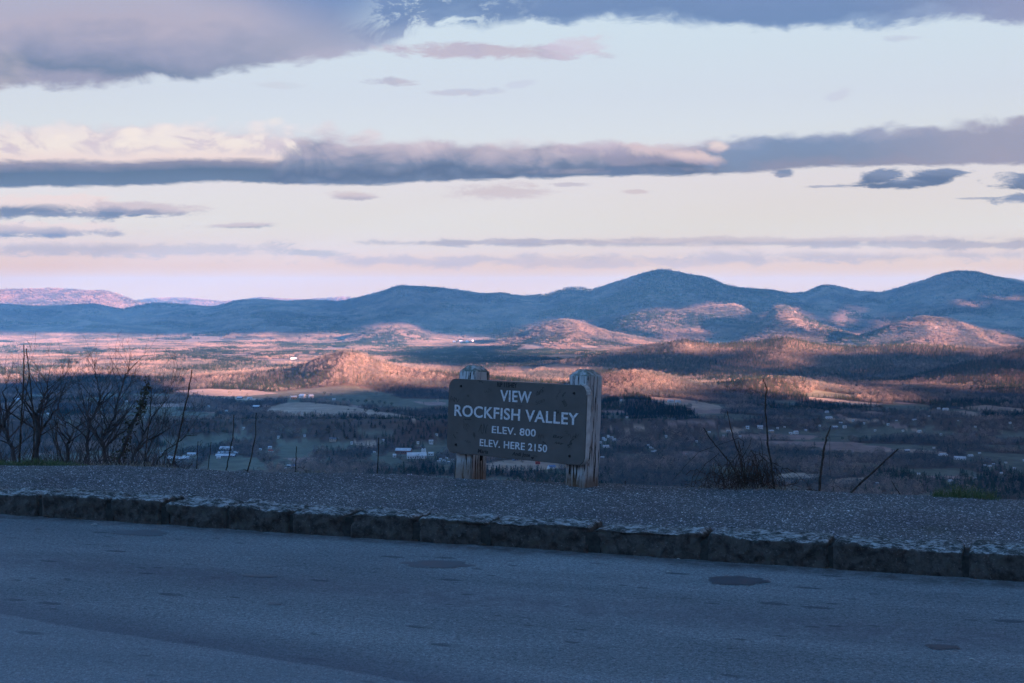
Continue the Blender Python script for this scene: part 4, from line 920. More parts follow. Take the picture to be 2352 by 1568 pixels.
# little heart at the lower edge, tag patches over two letters
hx, hz_ = zc(1210, 1105); hp = [(hx+.014*math.sin(t)**3*1.0, hz_+.0125*(13*math.cos(t)-5*math.cos(2*t)-2*math.cos(3*t)-math.cos(4*t))/16) for t in np.linspace(0, 2*math.pi, 24, endpoint=False)]
bm = bmesh.new(); bm.faces.new([bm.verts.new((x, -.0012, z)) for x, z in hp]); me = bpy.data.meshes.new('drawn_heart'); bm.to_mesh(me); bm.free(); link('drawn_heart', me, ink, board)
strokes([[(zc(px+random.uniform(-16, 16), py+random.uniform(-36, 36))) for _ in range(9)] for px, py in ((1130, 620), (1240, 630))], .0016, ink)
for ch in [o for o in board.children if o.name.startswith('marker_scrawl')][-2:]: ch.location.y = -.0022
# bolts
for px, py in ((400, 323), (1650, 388), (363, 970), (1617, 1077)):
    x, z = zc(px, py); bm = bmesh.new(); bmesh.ops.create_cone(bm, cap_ends=True, segments=14, radius1=.0105, radius2=.008, depth=.008, matrix=Matrix.Translation((x, -.004, z)) @ Matrix.Rotation(math.pi/2, 4, 'X'))
    me = bpy.data.meshes.new('bolt'); bm.to_mesh(me); bm.free(); link('bolt', me, simple_mat('dark_bolt', (.02, .02, .022, 1), .5, metal=.6), sign)
# posts
pmat, q, b = mat_new('weathered_post')
ob = q.n('ShaderNodeTexCoord').outputs['Object']; X_, Y_, Z_ = q.sep(ob)
gr1 = q.noise(q.xyz(q.mul(X_, 60), q.mul(Y_, 60), q.mul(Z_, 3.0)), 1.0, 6, .65, .8)
gr2 = q.noise(q.xyz(q.mul(X_, 22), q.mul(Y_, 22), q.mul(Z_, 1.4)), 1.0, 5, .6, 1.2)
fl = q.noise(ob, 9, 5, .6)
paint = (.54, .52, .50, 1)
c = q.mix(q.ss(fl, .25, .75), (.42, .40, .385, 1), paint)
crk = q.m('MAXIMUM', q.ss(gr1, .545, .595), q.ss(gr2, .575, .615))
crk = q.mul(q.mul(crk, q.ss(fl, .30, .48)), q.ss(Z_, .70, .66))
c = q.mix(crk, c, (.022, .018, .016, 1))
c = q.mix(q.mul(q.ss(q.sep(q.n('ShaderNodeNewGeometry').outputs['Normal'])[2], .3, .6), q.ss(q.noise(ob, 18, 5, .6), .35, .6)), c, (.13, .145, .125, 1))
foot = q.ss(q.add(Z_, q.mul(q.sub(fl, .5), .16)), .00, -.17)
c = q.mix(q.mul(foot, .75), c, (.16, .085, .045, 1))
q.l.new(c, b.inputs['Base Color']); b.inputs['Roughness'].default_value = .9; b.inputs['Specular IOR Level'].default_value = .2
bn = q.n('ShaderNodeBump'); bn.inputs['Strength'].default_value = .9; bn.inputs['Distance'].default_value = .006; bn.invert = True
q.l.new(crk, bn.inputs['Height']); q.l.new(bn.outputs[0], b.inputs['Normal'])
PW = .188
def post(s, ztop, zbot, seed):
    cx, cy = s, BT+PW/2+.002; bm = bmesh.new(); rings = []
    hw = PW/2; ch = .010
    def ring(h2, z, c2):
        base = [(h2, h2-c2), (h2-c2, h2), (-h2+c2, h2), (-h2, h2-c2), (-h2, -h2+c2), (-h2+c2, -h2), (h2-c2, -h2), (h2, -h2+c2)]
        return [bm.verts.new((cx+x, cy+y, z)) for x, y in base]
    zs = list(np.linspace(zbot, ztop-.052, 14))
    for i, z in enumerate(zs): rings.append(ring(hw+.0015*math.sin(i*1.7+seed), z, ch))
    rings.append(ring(hw*.44, ztop, .006))
    for a, c2 in zip(rings, rings[1:]):
        for i in range(8): bm.faces.new((a[i], a[(i+1) % 8], c2[(i+1) % 8], c2[i]))
    bm.faces.new(rings[-1]); bm.faces.new(rings[0][::-1]); bmesh.ops.recalc_face_normals(bm, faces=bm.faces)
    me = bpy.data.meshes.new('post'); bm.to_mesh(me); bm.free(); return link('post', me, pmat, sign)
pL = post(-.579, .722, -.55, 1); pR = post(.584, .730, -.50, 4)
# dark knot hole on the left post under the board
bm = bmesh.new(); bmesh.ops.create_uvsphere(bm, u_segments=12, v_segments=8, radius=.022)
for v in bm.verts: v.co = Vector((-.579+PW/2-.004+v.co.x*.5, BT+.115+v.co.y*.8, -.03+v.co.z*1.4))
me = bpy.data.meshes.new('knot'); bm.to_mesh(me); bm.free(); link('knot', me, simple_mat('dark_knot', (.008, .008, .008, 1), .9), pL)

# ------------------------------------------------------------------ canes, stalks and twigs at the edge
def arc_(ub, vb, uu, vt, ue, ve):
    return [(ub+(uu-ub)*t*2, vb+(vt-vb)*math.sin(t*math.pi)) if t < .5 else (uu+(ue-uu)*(t-.5)*2, vt+(ve-vt)*(1-math.cos((t-.5)*math.pi))) for t in np.linspace(0, 1, 8)]
def tube(pts, radii, sides=6, jit=0.0, knob=0.0):
    P = [Vector(p) for p in pts]; V = []; F = []
    for i, p in enumerate(P):
        t = (P[min(i+1, len(P)-1)]-P[max(i-1, 0)]).normalized(); a = t.orthogonal().normalized(); c2 = t.cross(a); r = radii[i]*(1+knob*random.uniform(-.3, .6))
        for j in range(sides):
            an = 2*math.pi*j/sides; V.append(p+a*(r*math.cos(an))+c2*(r*math.sin(an)))
    for i in range(len(P)-1):
        for j in range(sides): F.append((i*sides+j, i*sides+(j+1) % sides, (i+1)*sides+(j+1) % sides, (i+1)*sides+j))
    return V, F
def densify(pts, k, wob, rg=random):
    out = []
    for i in range(len(pts)-1):
        a, c2 = Vector(pts[i]), Vector(pts[i+1])
        for j in range(k):
            t = j/k; out.append(a.lerp(c2, t)+Vector((rg.uniform(-1, 1), rg.uniform(-1, 1), 0))*wob)
    out.append(Vector(pts[-1])); return out
def at(u, v, y): return Vector(((u-CU)/FL*y, y, EYE-(v-HV)/FL*y))
def cane_points(uvs, off, dy=0.0, down=.30):
    ub, vb = uvs[-1]; yb = 11.2
    for _ in range(6): yb = float(edge_y((ub-CU)/FL*yb))+off
    pts = [at(u, v, yb+dy*i) for i, (u, v) in enumerate(reversed(uvs))]
    return [pts[0]-Vector((0, 0, down))]+pts
def join_mesh(name, parts):
    V = []; F = []
    for v, f in parts:
        o = len(V); V += [tuple(p) for p in v]; F += [tuple(i+o for i in q4) for q4 in f]
    return mesh_np(name, np.array(V), np.array(F), True)
canem = simple_mat('brown_cane_bark', (.055, .038, .029, 1), .8, 30, .45)
stemm = simple_mat('dark_twig_bark', (.040, .032, .028, 1), .9, 20, .4)
palem = simple_mat('dry_pale_stem', (.26, .23, .18, 1), .9, 20, .3)
CANES = [([(54.7, 791), (55.4, 854), (50, 948), (44, 1064)], .30, .0058, 'tallest cut cane at the left edge of the overlook'), ([(60.5, 800), (67.5, 859), (75.7, 936), (79, 983), (75, 1066)], .34, .0056, 'tall cane crossing just right of the tallest one'),
         ([(66, 864), (57, 924), (49, 983), (46, 1064)], .38, .0042, 'shorter cane leaning between the two tall ones'), ([(134, 962), (130.4, 999), (132.8, 1068)], .30, .0036, 'short upright cane in the grass at left'),
         ([(115, 977), (130, 1008), (147, 1068)], .32, .0034, 'cane leaning left beside the short upright one'), ([(349, 891), (345, 943), (338, 1006), (331, 1073)], .30, .0046, 'straight cane in front of the vine-covered stem'),
         ([(441, 849), (431, 910), (417, 971), (394, 1077)], .28, .0062, 'thick cane leaning right beside the bare shrubs'), ([(455, 1013), (451, 1080)], .25, .0034, 'short cane just right of the thick leaning one'),
         ([(485, 1015), (477, 1081)], .25, .0034, 'short cane standing third in the row of five'), ([(537.5, 952), (534.5, 1006), (519, 1082)], .25, .0044, 'medium cane left of the twin one'),
         ([(589, 948), (586, 1008), (569, 1082)], .25, .0046, 'medium cane curving up, the right one of a pair'), ([(681, 1025), (679, 1087)], .22, .0040, 'lone short cane with a fallen twig at its foot'),
         ([(870, 1005), (866.5, 1096)], .20, .0046, 'lone straight cane left of the sign'), ([(1437, 1104), (1436.7, 1124)], .15, .0040, 'tiny cane stub right of the sign'),
         ([(1908, 978), (1897, 1010), (1888, 1058), (1880, 1138)], .20, .0070, 'knobbly cane with dry tendrils at right'), ([(2062.6, 1030.8), (1996, 1091), (1943, 1141)], .18, .0070, 'thick cane leaning steeply to the right'),
         ([(2048, 1105.5), (2075, 1146)], .18, .0034, 'short twig leaning left near the grass tuft')]
for uvs, off, r, lab in CANES:
    cp = densify(cane_points(uvs, off), 7, .0035); k = len(cp)
    V, F = tube(cp, [r*1.2*(1.35-.75*i/(k-1)) for i in range(k)], 7, knob=.35)
    parts = [(V, F)]
    for _ in range(int(k/3)):                           # buds and thorn stubs
        i = random.randrange(3, k-1); p = cp[i]; d = Vector((random.choice((-1, 1))*random.uniform(.008, .018), random.uniform(-.01, .01), random.uniform(.006, .014)))
        parts.append(tube([p, p+d], [r*.6, r*.12], 4))
    link('cut_cane', join_mesh('cut_cane', parts), canem, label=lab, category='stalk', group='bare canes along the overlook edge')
# tendrils on the knobbly cane, fallen twigs
def wire(name, lines, r, mat, lab, cat, off=.2, wob=.006, k=5, grp=None):
    parts = []
    for uvs in lines:
        cp = densify(cane_points(uvs, off, down=.0), k, wob); n_ = len(cp); parts.append(tube(cp, [r*(1-.5*i/(n_-1)) for i in range(n_)], 5, knob=.3))
    o = link(name, join_mesh(name, parts), mat)
    if lab: o['label'] = lab; o['category'] = cat
    if grp: o['group'] = grp
    return o
wire('dry_tendril', [[(1905, 990), (1906, 1020), (1904, 1060), (1908, 1090)], [(1903, 1000), (1896, 1006), (1899, 998), (1905, 1004), (1901, 1012)], [(1890, 1060), (1880, 1078), (1873, 1100)], [(1908, 1090), (1915, 1110), (1912, 1140)]], .0014, canem, 'thin dry tendrils hanging round the knobbly cane', 'tendril')
wire('fallen_twig', [[(1857, 1123), (1845, 1128), (1831, 1138)], [(1878, 1127), (1857, 1123)], [(1857, 1119), (1860, 1124)]], .0042, canem, 'low crooked twig lying left of the knobbly cane', 'twig', .1)
wire('fallen_twig', [[(684, 1073), (695, 1075), (702, 1081), (711, 1090)], [(695, 1075), (699, 1072)], [(702, 1081), (708, 1081)]], .0036, canem, 'broken twig arching down beside the lone short cane', 'twig', .1)
wire('fallen_twig', [[(560, 1077), (566, 1080), (572, 1085)], [(556, 1079), (566, 1080)]], .003, canem, 'small twig at the foot of the right cane of a pair', 'twig', .05)
# bramble heap right of the sign
br = link('bramble_heap', None); br['label'] = 'tangled heap of bare bramble with three tall canes right of the sign'; br['category'] = 'bush'
bx0, by0 = (1700-CU)/FL*10.6, 10.75; br.location = (0, 0, 0)
for uvs, r in (([(1616, 982), (1631, 1006), (1677, 1062), (1708, 1118), (1722, 1134)], .0058), ([(1670, 943), (1684, 1004), (1700, 1050), (1716, 1134)], .0058), ([(1752.6, 868.6), (1760.7, 892), (1757, 936), (1763.5, 1018), (1772, 1075), (1781, 1136)], .0074)):
    cp = densify(cane_points(uvs, .18), 7, .004); k = len(cp); V, F = tube(cp, [r*(1.3-.8*i/(k-1)) for i in range(k)], 7, knob=.4); link('cane', join_mesh('cane', [(V, F)]), canem, br)
arcs = [[(1541, 1106), (1603, 1038.6), (1656, 1020), (1696, 1006), (1707.6, 1013), (1707, 1024)], [(1606, 1132), (1640, 1115), (1668, 1100), (1700, 1092), (1740, 1104), (1770, 1122)], [(1590, 1130), (1600, 1096), (1620, 1066), (1650, 1042)],
        [(1640, 1130), (1655, 1095), (1690, 1050), (1706, 1030)], [(1725, 1032), (1745, 1058), (1760, 1090), (1775, 1130)], [(1726, 1005), (1722, 1020), (1700, 1060)], [(1747, 1006), (1752, 1040), (1756, 1070)], [(1600, 1075), (1590, 1100), (1585, 1128)], [(1780, 1070), (1800, 1100), (1806, 1134)], [(1725, 1034), (1762, 1046), (1772, 1064)]]
rg = random.Random(5); parts = []
for _ in range(20):
    ub = rg.uniform(1670, 1790); sd2 = rg.choice((-1, -1, 1)); arcs.append(arc_(ub, 1136, ub+sd2*rg.uniform(8, 45), 1136-rg.uniform(30, 95), ub+sd2*rg.uniform(35, 95), 1136-rg.uniform(-4, 40))[::-1])
for a_ in arcs:
    cp = densify(cane_points(a_, .2, down=.0), 6, .004, rg); n_ = len(cp); parts.append(tube(cp, [rg.uniform(.0020, .0040)*(1-.5*i/(n_-1)) for i in range(n_)], 5, knob=.3))
link('arching_stem', join_mesh('arching_stem', parts), canem, br)
parts = []
for i in range(300):
    u0 = rg.gauss(1704, 62); v0 = 1134-abs(rg.gauss(0, 20)); du, dv = rg.uniform(-46, 46), -rg.uniform(4, 92)*math.exp(-((u0-1712)/80)**2)
    sag = rg.uniform(-12, 26); y = 10.72+rg.uniform(-.16, .25)
    pts_ = [at(u0+du*t+rg.uniform(-3, 3), v0+dv*math.sin(t*2.4)+sag*t*t+rg.uniform(-3, 3), y+(t-.5)*rg.uniform(-.3, .3)) for t in np.linspace(0, 1, 7)]
    r = rg.uniform(.0008, .0027); parts.append(tube(pts_, [r]*6+[r*.4], 3))
link('tangled_twigs', join_mesh('tangled_twigs', parts), simple_mat('reddish_twig', (.075, .040, .028, 1), .9, 20, .5), br)
dg_ = []
for i in range(160):
    u0 = rg.gauss(1700, 55); y = 10.72+rg.uniform(-.1, .15); p = at(u0, 1138, y); h_ = rg.uniform(.02, .085)*math.exp(-((u0-1700)/90)**2)
    dg_.append(tube([p, p+Vector((rg.uniform(-.03, .03), 0, h_*.7)), p+Vector((rg.uniform(-.07, .07), 0, h_))], [.0018, .0013, .0005], 3))
link('dry_grass', join_mesh('dry_grass', dg_), palem, br, kind='stuff')

# ------------------------------------------------------------------ grass on the edge
def grass(name, spots, hmax, mat, lab, seed):
    rg = random.Random(seed); V = []; F = []
    for (u0, u1, off, cnt) in spots:
        for _ in range(cnt):
            u = rg.uniform(u0, u1); y = 11.2
            for _k in range(4): y = float(edge_y((u-CU)/FL*y))+off
            y += rg.uniform(-.12, .12); x = (u-CU)/FL*y; z = float(shoulder_z(np.array(x), np.array(y)))-.01
            cen = 1-abs((u-(u0+u1)/2)/((u1-u0)/2+1e-6))**2.5; h_ = hmax*(.25+.75*rg.random()**1.6)*(.35+.65*cen)*(.7+.6*float(vn(np.array(u*.09), np.array(0.), 8)))
            lx, ly = rg.uniform(-.7, .7)*h_, rg.uniform(-.5, .5)*h_; w = rg.uniform(.0016, .0030)
            o = len(V)
            for t in (0, .4, .75, 1.0):
                ww = w*(1-t**2)+.0002; V += [(x+lx*t*t-ww, y+ly*t*t, z+h_*t*(1-.25*t)), (x+lx*t*t+ww, y+ly*t*t+.001, z+h_*t*(1-.25*t))]
            for i in range(3): F.append((o+2*i, o+2*i+1, o+2*i+3, o+2*i+2))
    o = link(name, mesh_np(name, np.array(V), np.array(F)), mat)
    if lab: o['label'] = lab; o['category'] = 'grass'
    else: o['kind'] = 'stuff'
    return o
grm, q, b = mat_new('grass_blade'); ob = q.n('ShaderNodeTexCoord').outputs['Object']
q.l.new(q.mix(q.ss(q.noise(ob, 60, 3), .35, .65), (.045, .095, .030, 1), (.13, .16, .06, 1)), b.inputs['Base Color']); b.inputs['Roughness'].default_value = .6
grass('grass_tuft', [(2140, 2225, .12, 260), (2195, 2285, .14, 210), (2255, 2300, .1, 30)], .165, grm, 'dense green grass tuft on the shoulder edge at far right', 3)
grass('verge_grass', [(-120, 60, .20, 1100), (20, 160, .18, 800), (90, 200, .16, 260)], .10, grm, None, 4)
grass('dry_verge_grass', [(-100, 200, .20, 320), (180, 420, .15, 240), (640, 760, .12, 90), (1560, 1830, .1, 180), (1110, 1300, .2, 60)], .075, palem, None, 6)

# ------------------------------------------------------------------ bare shrubs and small trees growing below the left edge
barkm = simple_mat('grey_bark', (.060, .052, .050, 1), .9, 12, .4)
twigm = simple_mat('fine_twig_bark', (.070, .056, .055, 1), .9, 12, .3)
def bare_tree(ub, y, tops, seed, lab, r0=.035, dens=1.0):
    """trunk polylines given by picture points from the foot upwards; twigs are grown on them"""
    rg = random.Random(seed); t_ = link('bare_tree', None); base = at(ub, 1072, y); base.z -= .35; t_.location = base; t_['label'] = lab; t_['category'] = 'tree'; t_['group'] = 'leafless trees below the left edge'
    loc = -base; trunks = []; tw = []
    def grow(p, d, L_, r, lvl):
        k = max(3, int(L_/.07)); pts_ = [p]; dd = d.normalized()
        for i in range(k):
            dd = (dd+Vector((rg.uniform(-1, 1), rg.uniform(-1, 1), rg.uniform(-.6, 1.0)))*.17).normalized(); pts_.append(pts_[-1]+dd*(L_/k))
        rad = [max(.0013, r*(1-.75*i/k)) for i in range(k+1)]; tw.append(tube([q4+loc for q4 in pts_], rad, 4 if lvl < 2 else 3))
        if lvl < 3:
            for i in range(1, k+1):
                if rg.random() < (.72 if lvl < 2 else .5)*dens:
                    a = dd.orthogonal().normalized(); a.rotate(Matrix.Rotation(rg.uniform(0, 6.28), 3, dd)); nd = (dd*.75+a*rg.uniform(.5, 1.0)+Vector((0, 0, .25))).normalized()
                    grow(pts_[i], nd, L_*rg.uniform(.35, .62), rad[i]*.62, lvl+1)
    for poly, rr in tops:
        cp = densify([at(u, v, y+dy) for u, v, dy in poly], 6, .012, rg); k = len(cp); rr *= .62; rad = [max(.0024, rr*(1-.82*i/(k-1))) for i in range(k)]
        trunks.append(tube([q4+loc for q4 in cp], rad, 7, knob=.15))
        for i in range(4, k):
            if rg.random() < .62*dens:
                dd = (cp[i]-cp[i-1]).normalized(); a = Vector((rg.choice((-1, 1))*rg.uniform(.4, 1), rg.uniform(-.8, .8), rg.uniform(.1, .7)))
                grow(cp[i], dd*.9+a*.8, rg.uniform(.26, .62)*(1.1-.45*i/k)*y/16, rad[i]*.55, 1)
    link('trunk', join_mesh('trunk', trunks), barkm, t_); link('twigs', join_mesh('twigs', tw), twigm, t_)
    return t_
bare_tree(-20, 17, [([(-20, 1085, 0), (-5, 1000, 0), (18, 950, .1), (25, 930, .1), (40, 900, .2)], .045), ([(0, 985, 0), (-25, 940, .2), (-30, 895, .3)], .03), ([(18, 950, .1), (8, 900, 0), (20, 870, 0)], .02)], 1, 'bare tree at the very left edge behind the grass', dens=.9)
bare_tree(37, 16, [([(37, 1085, 0), (30, 1040, 0), (18, 1000, .1), (0, 975, .1), (-20, 950, .2)], .045), ([(25, 1020, 0), (10, 985, .1), (5, 930, .1)], .03)], 2, 'dark forked tree stem behind the tall canes', dens=.9)
bare_tree(82, 15.5, [([(84, 1085, 0), (86, 1000, 0), (84, 950, 0), (95, 925, .1), (106, 900, .2), (108, 882, .2)], .050), ([(86, 1000, 0), (110, 965, .1), (130, 940, .1), (142, 905, .2), (150, 895, .2)], .024), ([(95, 925, 0), (118, 905, .2), (128, 895, .2)], .016)], 3, 'bare tree with a straight dark trunk right of the tall canes')
bare_tree(152, 15, [([(152, 1085, 0), (156, 1020, 0), (160, 1005, 0), (148, 975, .1), (146, 950, 0)], .030), ([(160, 1005, 0), (170, 985, .1), (200, 965, .2)], .02), ([(150, 1070, 0), (120, 1000, .1), (110, 960, .2)], .02)], 4, 'slender bare tree with a crooked stem', dens=.9)
bare_tree(198, 16, [([(198, 1085, 0), (200, 1020, 0), (206, 975, 0), (222, 940, .1), (232, 915, .1), (221, 870, .2), (217, 828, .2)], .034), ([(206, 975, 0), (195, 930, .1), (180, 880, .1)], .018), ([(222, 940, .1), (250, 900, .1), (270, 880, .2)], .016)], 5, 'tall bare tree whose thin crown reaches highest at left')
bare_tree(244, 15.5, [([(244, 1085, 0), (240, 1030, 0), (232, 1010, 0), (245, 985, .1), (262, 960, .1), (275, 905, .1), (290, 860, .2), (297, 838, .2)], .036), ([(240, 1030, 0), (270, 1000, .1), (300, 980, .2), (330, 955, .2)], .02), ([(245, 985, 0), (230, 940, .2), (225, 900, .2)], .016)], 6, 'bare tree with two long rising limbs beside the vine-covered stem')
bare_tree(300, 15, [([(300, 1085, 0), (310, 1040, 0), (330, 1000, .1), (355, 950, .1), (385, 915, .2)], .024), ([(310, 1040, 0), (340, 1010, .1), (380, 990, .1), (400, 970, .2)], .018), ([(330, 1000, .1), (322, 950, .1), (330, 900, .2)], .014)], 7, 'bushy bare tree behind the straight cane')
bare_tree(352, 15, [([(352, 1088, 0), (362, 1060, 0), (380, 1035, .1), (402, 1020, .1), (430, 1000, .1), (452, 1000, .2)], .016), ([(345, 1088, 0), (335, 1050, .1), (350, 1010, .1), (372, 985, .2)], .016), ([(365, 1085, 0), (400, 1065, .1), (430, 1050, .1)], .012)], 8, 'low spreading bare shrub beside the thick leaning cane', dens=.9)
bare_tree(180, 14, [([(175, 1085, 0), (205, 1035, 0), (235, 990, 0), (262, 958, .1)], .010), ([(168, 1088, 0), (190, 1062, 0), (222, 1035, 0), (250, 985, 0)], .008), ([(225, 1085, 0), (230, 1060, 0), (260, 1045, 0), (300, 1042, .1)], .012)], 9, 'tangle of thin leaning stems at the foot of the shrubs', dens=.6)
# vine covered stem
vt = link('vine_covered_stem', None); vt['label'] = 'leaning dead stem wrapped in withered vine leaves among the bare trees'; vt['category'] = 'tree'
cp = densify([at(u, v, 13.0) for u, v in ((262, 1085), (279, 1040), (300, 985), (318, 945), (327, 925), (333, 905), (338, 880))], 6, .008); k = len(cp)
link('stem', join_mesh('stem', [tube(cp, [.020*(1-.75*i/(k-1)) for i in range(k)], 7, knob=.3)]), barkm, vt)
V = []; F = []; rg = random.Random(9)
for i in range(330):
    j = min(k-1, int(k*rg.random()**1.1)); p = cp[j]; w = .055*(1-.6*j/k); c_ = p+Vector((rg.gauss(0, w*.7), rg.gauss(0, w*.7), rg.gauss(0, .03))); s_ = rg.uniform(.010, .024)
    a = Vector((rg.uniform(-1, 1), rg.uniform(-1, 1), rg.uniform(-1.2, .3))).normalized()*s_*1.6; b_ = a.orthogonal().normalized()*s_*.6; o = len(V); V += [c_-a*.5, c_+b_, c_+a*.6, c_-b_]; F.append((o, o+1, o+2, o+3))
link('withered_leaves', mesh_np('withered_leaves', np.array([tuple(v) for v in V]), np.array(F)), simple_mat('withered_leaf', (.060, .052, .030, 1), .9, 15, .5), vt)
# low scrub below the edge that closes the view between the trunks
V = []; parts = []; rg = random.Random(19)
for i in range(520):
    u = rg.uniform(-60, 430); y = rg.uniform(13, 17); top_ = 1010+abs(u-230)*.10+rg.uniform(-25, 40); p = at(u, 1085, y); p2 = at(u+rg.uniform(-30, 30), top_+(30 if u > 380 else 0), y+rg.uniform(-.3, .3))
    m_ = (p+p2)/2+Vector((rg.uniform(-.1, .1), 0, rg.uniform(-.05, .05))); parts.append(tube([p, m_, p2], [.0042, .0028, .0010], 3))
link('slope_scrub', join_mesh('slope_scrub', parts), twigm, kind='stuff')

# ------------------------------------------------------------------ farms and houses in the valley
white = simple_mat('white_siding', (.66, .66, .66, 1), .7, .2, .12); tin = simple_mat('pale_metal_roof', (.58, .60, .63, 1), .5, .15, .15, spec=.5)
grey = simple_mat('grey_roof', (.20, .20, .22, 1), .7, .2, .3); redr = simple_mat('red_roof', (.36, .10, .07, 1), .7, .2, .2); brick = simple_mat('brick_wall', (.26, .13, .10, 1), .9, .3, .3); blue = simple_mat('blue_roof', (.16, .24, .42, 1), .5, .2, .2); dark = simple_mat('dark_opening', (.03, .03, .035, 1), .5); tanw = simple_mat('tan_siding', (.45, .36, .28, 1), .8, .2, .2)
def box_bm(bm, x0, x1, y0, y1, z0, z1):
    vs = [bm.verts.new(p) for p in ((x0, y0, z0), (x1, y0, z0), (x1, y1, z0), (x0, y1, z0), (x0, y0, z1), (x1, y0, z1), (x1, y1, z1), (x0, y1, z1))]
    for f in ((0, 3, 2, 1), (4, 5, 6, 7), (0, 1, 5, 4), (1, 2, 6, 5), (2, 3, 7, 6), (3, 0, 4, 7)): bm.faces.new([vs[i] for i in f])
def to_obj(bm, name, mat, parent):
    bmesh.ops.recalc_face_normals(bm, faces=bm.faces); me = bpy.data.meshes.new(name); bm.to_mesh(me); bm.free(); return link(name, me, mat, parent)
def house(uc, vb, wpx, hpx, lab, roof=tin, wall=white, name='farm_house', cat='house', rot=None, deep=None, bays=None, grp=None, wings=0):
    x, y, z = ray_ground(uc, vb); w = max(wpx/FL*y*.85, 5.5); h = max(hpx/FL*y*.62, 2.6); d = deep or min(w*.7, 14)
    t = link(name, None); t.location = (x, y, z-1.0); t.rotation_euler = (0, 0, rot if rot is not None else random.uniform(-.5, .5)); t['label'] = lab; t['category'] = cat
    if grp: t['group'] = grp
    bm = bmesh.new(); box_bm(bm, -w/2, w/2, -d/2, d/2, -3, h+1); rh = d*.30
    a = [bm.verts.new(p) for p in ((-w/2, -d/2, h+1), (-w/2, d/2, h+1), (-w/2, 0, h+1+rh))]; bm.faces.new(a); a = [bm.verts.new(p) for p in ((w/2, -d/2, h+1), (w/2, d/2, h+1), (w/2, 0, h+1+rh))]; bm.faces.new(a)
    to_obj(bm, 'wall', wall, t)
    bm = bmesh.new(); o = .5; e = .25
    for s in (-1, 1):
        pts_ = [(-w/2-o, s*(d/2+o), h+1-o*.6+.05), (w/2+o, s*(d/2+o), h+1-o*.6+.05), (w/2+o, 0, h+1+rh+.05), (-w/2-o, 0, h+1+rh+.05)]
        lo = [bm.verts.new(p) for p in pts_]; up = [bm.verts.new((p[0], p[1], p[2]+e)) for p in pts_]
        bm.faces.new(lo[::-1]); bm.faces.new(up)
        for i in range(4): bm.faces.new((lo[i], lo[(i+1) % 4], up[(i+1) % 4], up[i]))
    to_obj(bm, 'roof', roof, t)
    k = bays or max(1, min(8, int(w/5)))
    for i in range(k):
        bm = bmesh.new(); cx = -w/2+w*(i+.5)/k; ww = w/k*.22; dz = h*.35
        box_bm(bm, cx-ww, cx+ww, -d/2-.08, -d/2+.1, 1+h*.30, 1+h*.30+dz); to_obj(bm, 'window', dark, t)
    return t
# big dairy group left of the sign
house(927, 1042, 42, 13, 'long red-brown barn with pale metal roof left of the sign', tin, brick, 'long_barn', 'barn', -.15, 18, 8)
house(957, 1052, 52, 11, 'low white dairy building under the long barn', white, white, 'dairy_building', 'barn', .12, 22, 8)
house(906, 1050, 8, 8, 'small white annex at the left end of the long barn', white, white, 'farm_annex', 'shed', .2, 9)
house(990, 1046, 14, 9, 'white shed at the right end of the dairy building', white, white, 'farm_annex', 'shed', -.2, 9)
for uc, lab in ((970.5, 'left one of two white silos at the dairy'), (976, 'right one of two white silos at the dairy')):
    x, y, z = ray_ground(uc, 1048); bm = bmesh.new(); r = 4.5/2/FL*y*1.1; hh = 17/FL*y
    bmesh.ops.create_cone(bm, cap_ends=True, segments=16, radius1=r, radius2=r, depth=hh, matrix=Matrix.Translation((0, 0, hh/2))); t = link('silo', None); t.location = (x, y, z); t['label'] = lab; t['category'] = 'silo'; t['group'] = 'silos at the dairy'
    to_obj(bm, 'tank', white, t); bm = bmesh.new(); bmesh.ops.create_cone(bm, cap_ends=True, segments=16, radius1=r*1.03, radius2=r*.2, depth=r*.7, matrix=Matrix.Translation((0, 0, hh+r*.35))); to_obj(bm, 'cap', tin, t)
# left group
house(518, 1049, 52, 5, 'long low poultry house with a pale metal roof, front one of the pair', tin, grey, 'poultry_house', 'barn', -.03, 14, 8); house(524, 1043, 56, 5, 'long low poultry house with a pale metal roof, rear one of the pair', tin, grey, 'poultry_house', 'barn', -.03, 14, 8)
house(520, 1037, 34, 12, 'large white barn behind the poultry houses', tin, white, 'white_barn', 'barn', .0, 16, 6); house(502, 1053, 11, 5, 'small white shed in the green field below the poultry houses', white, white, 'white_shed', 'shed', .3, 6)
house(410, 1056, 58, 5, 'long pale roofed barn half hidden by the bare shrubs', tin, grey, 'long_barn', 'barn', .05, 15, 8); house(440, 1046, 22, 6, 'pale roofed shed behind the thick leaning cane', tin, white, 'white_shed', 'shed', .1, 10)
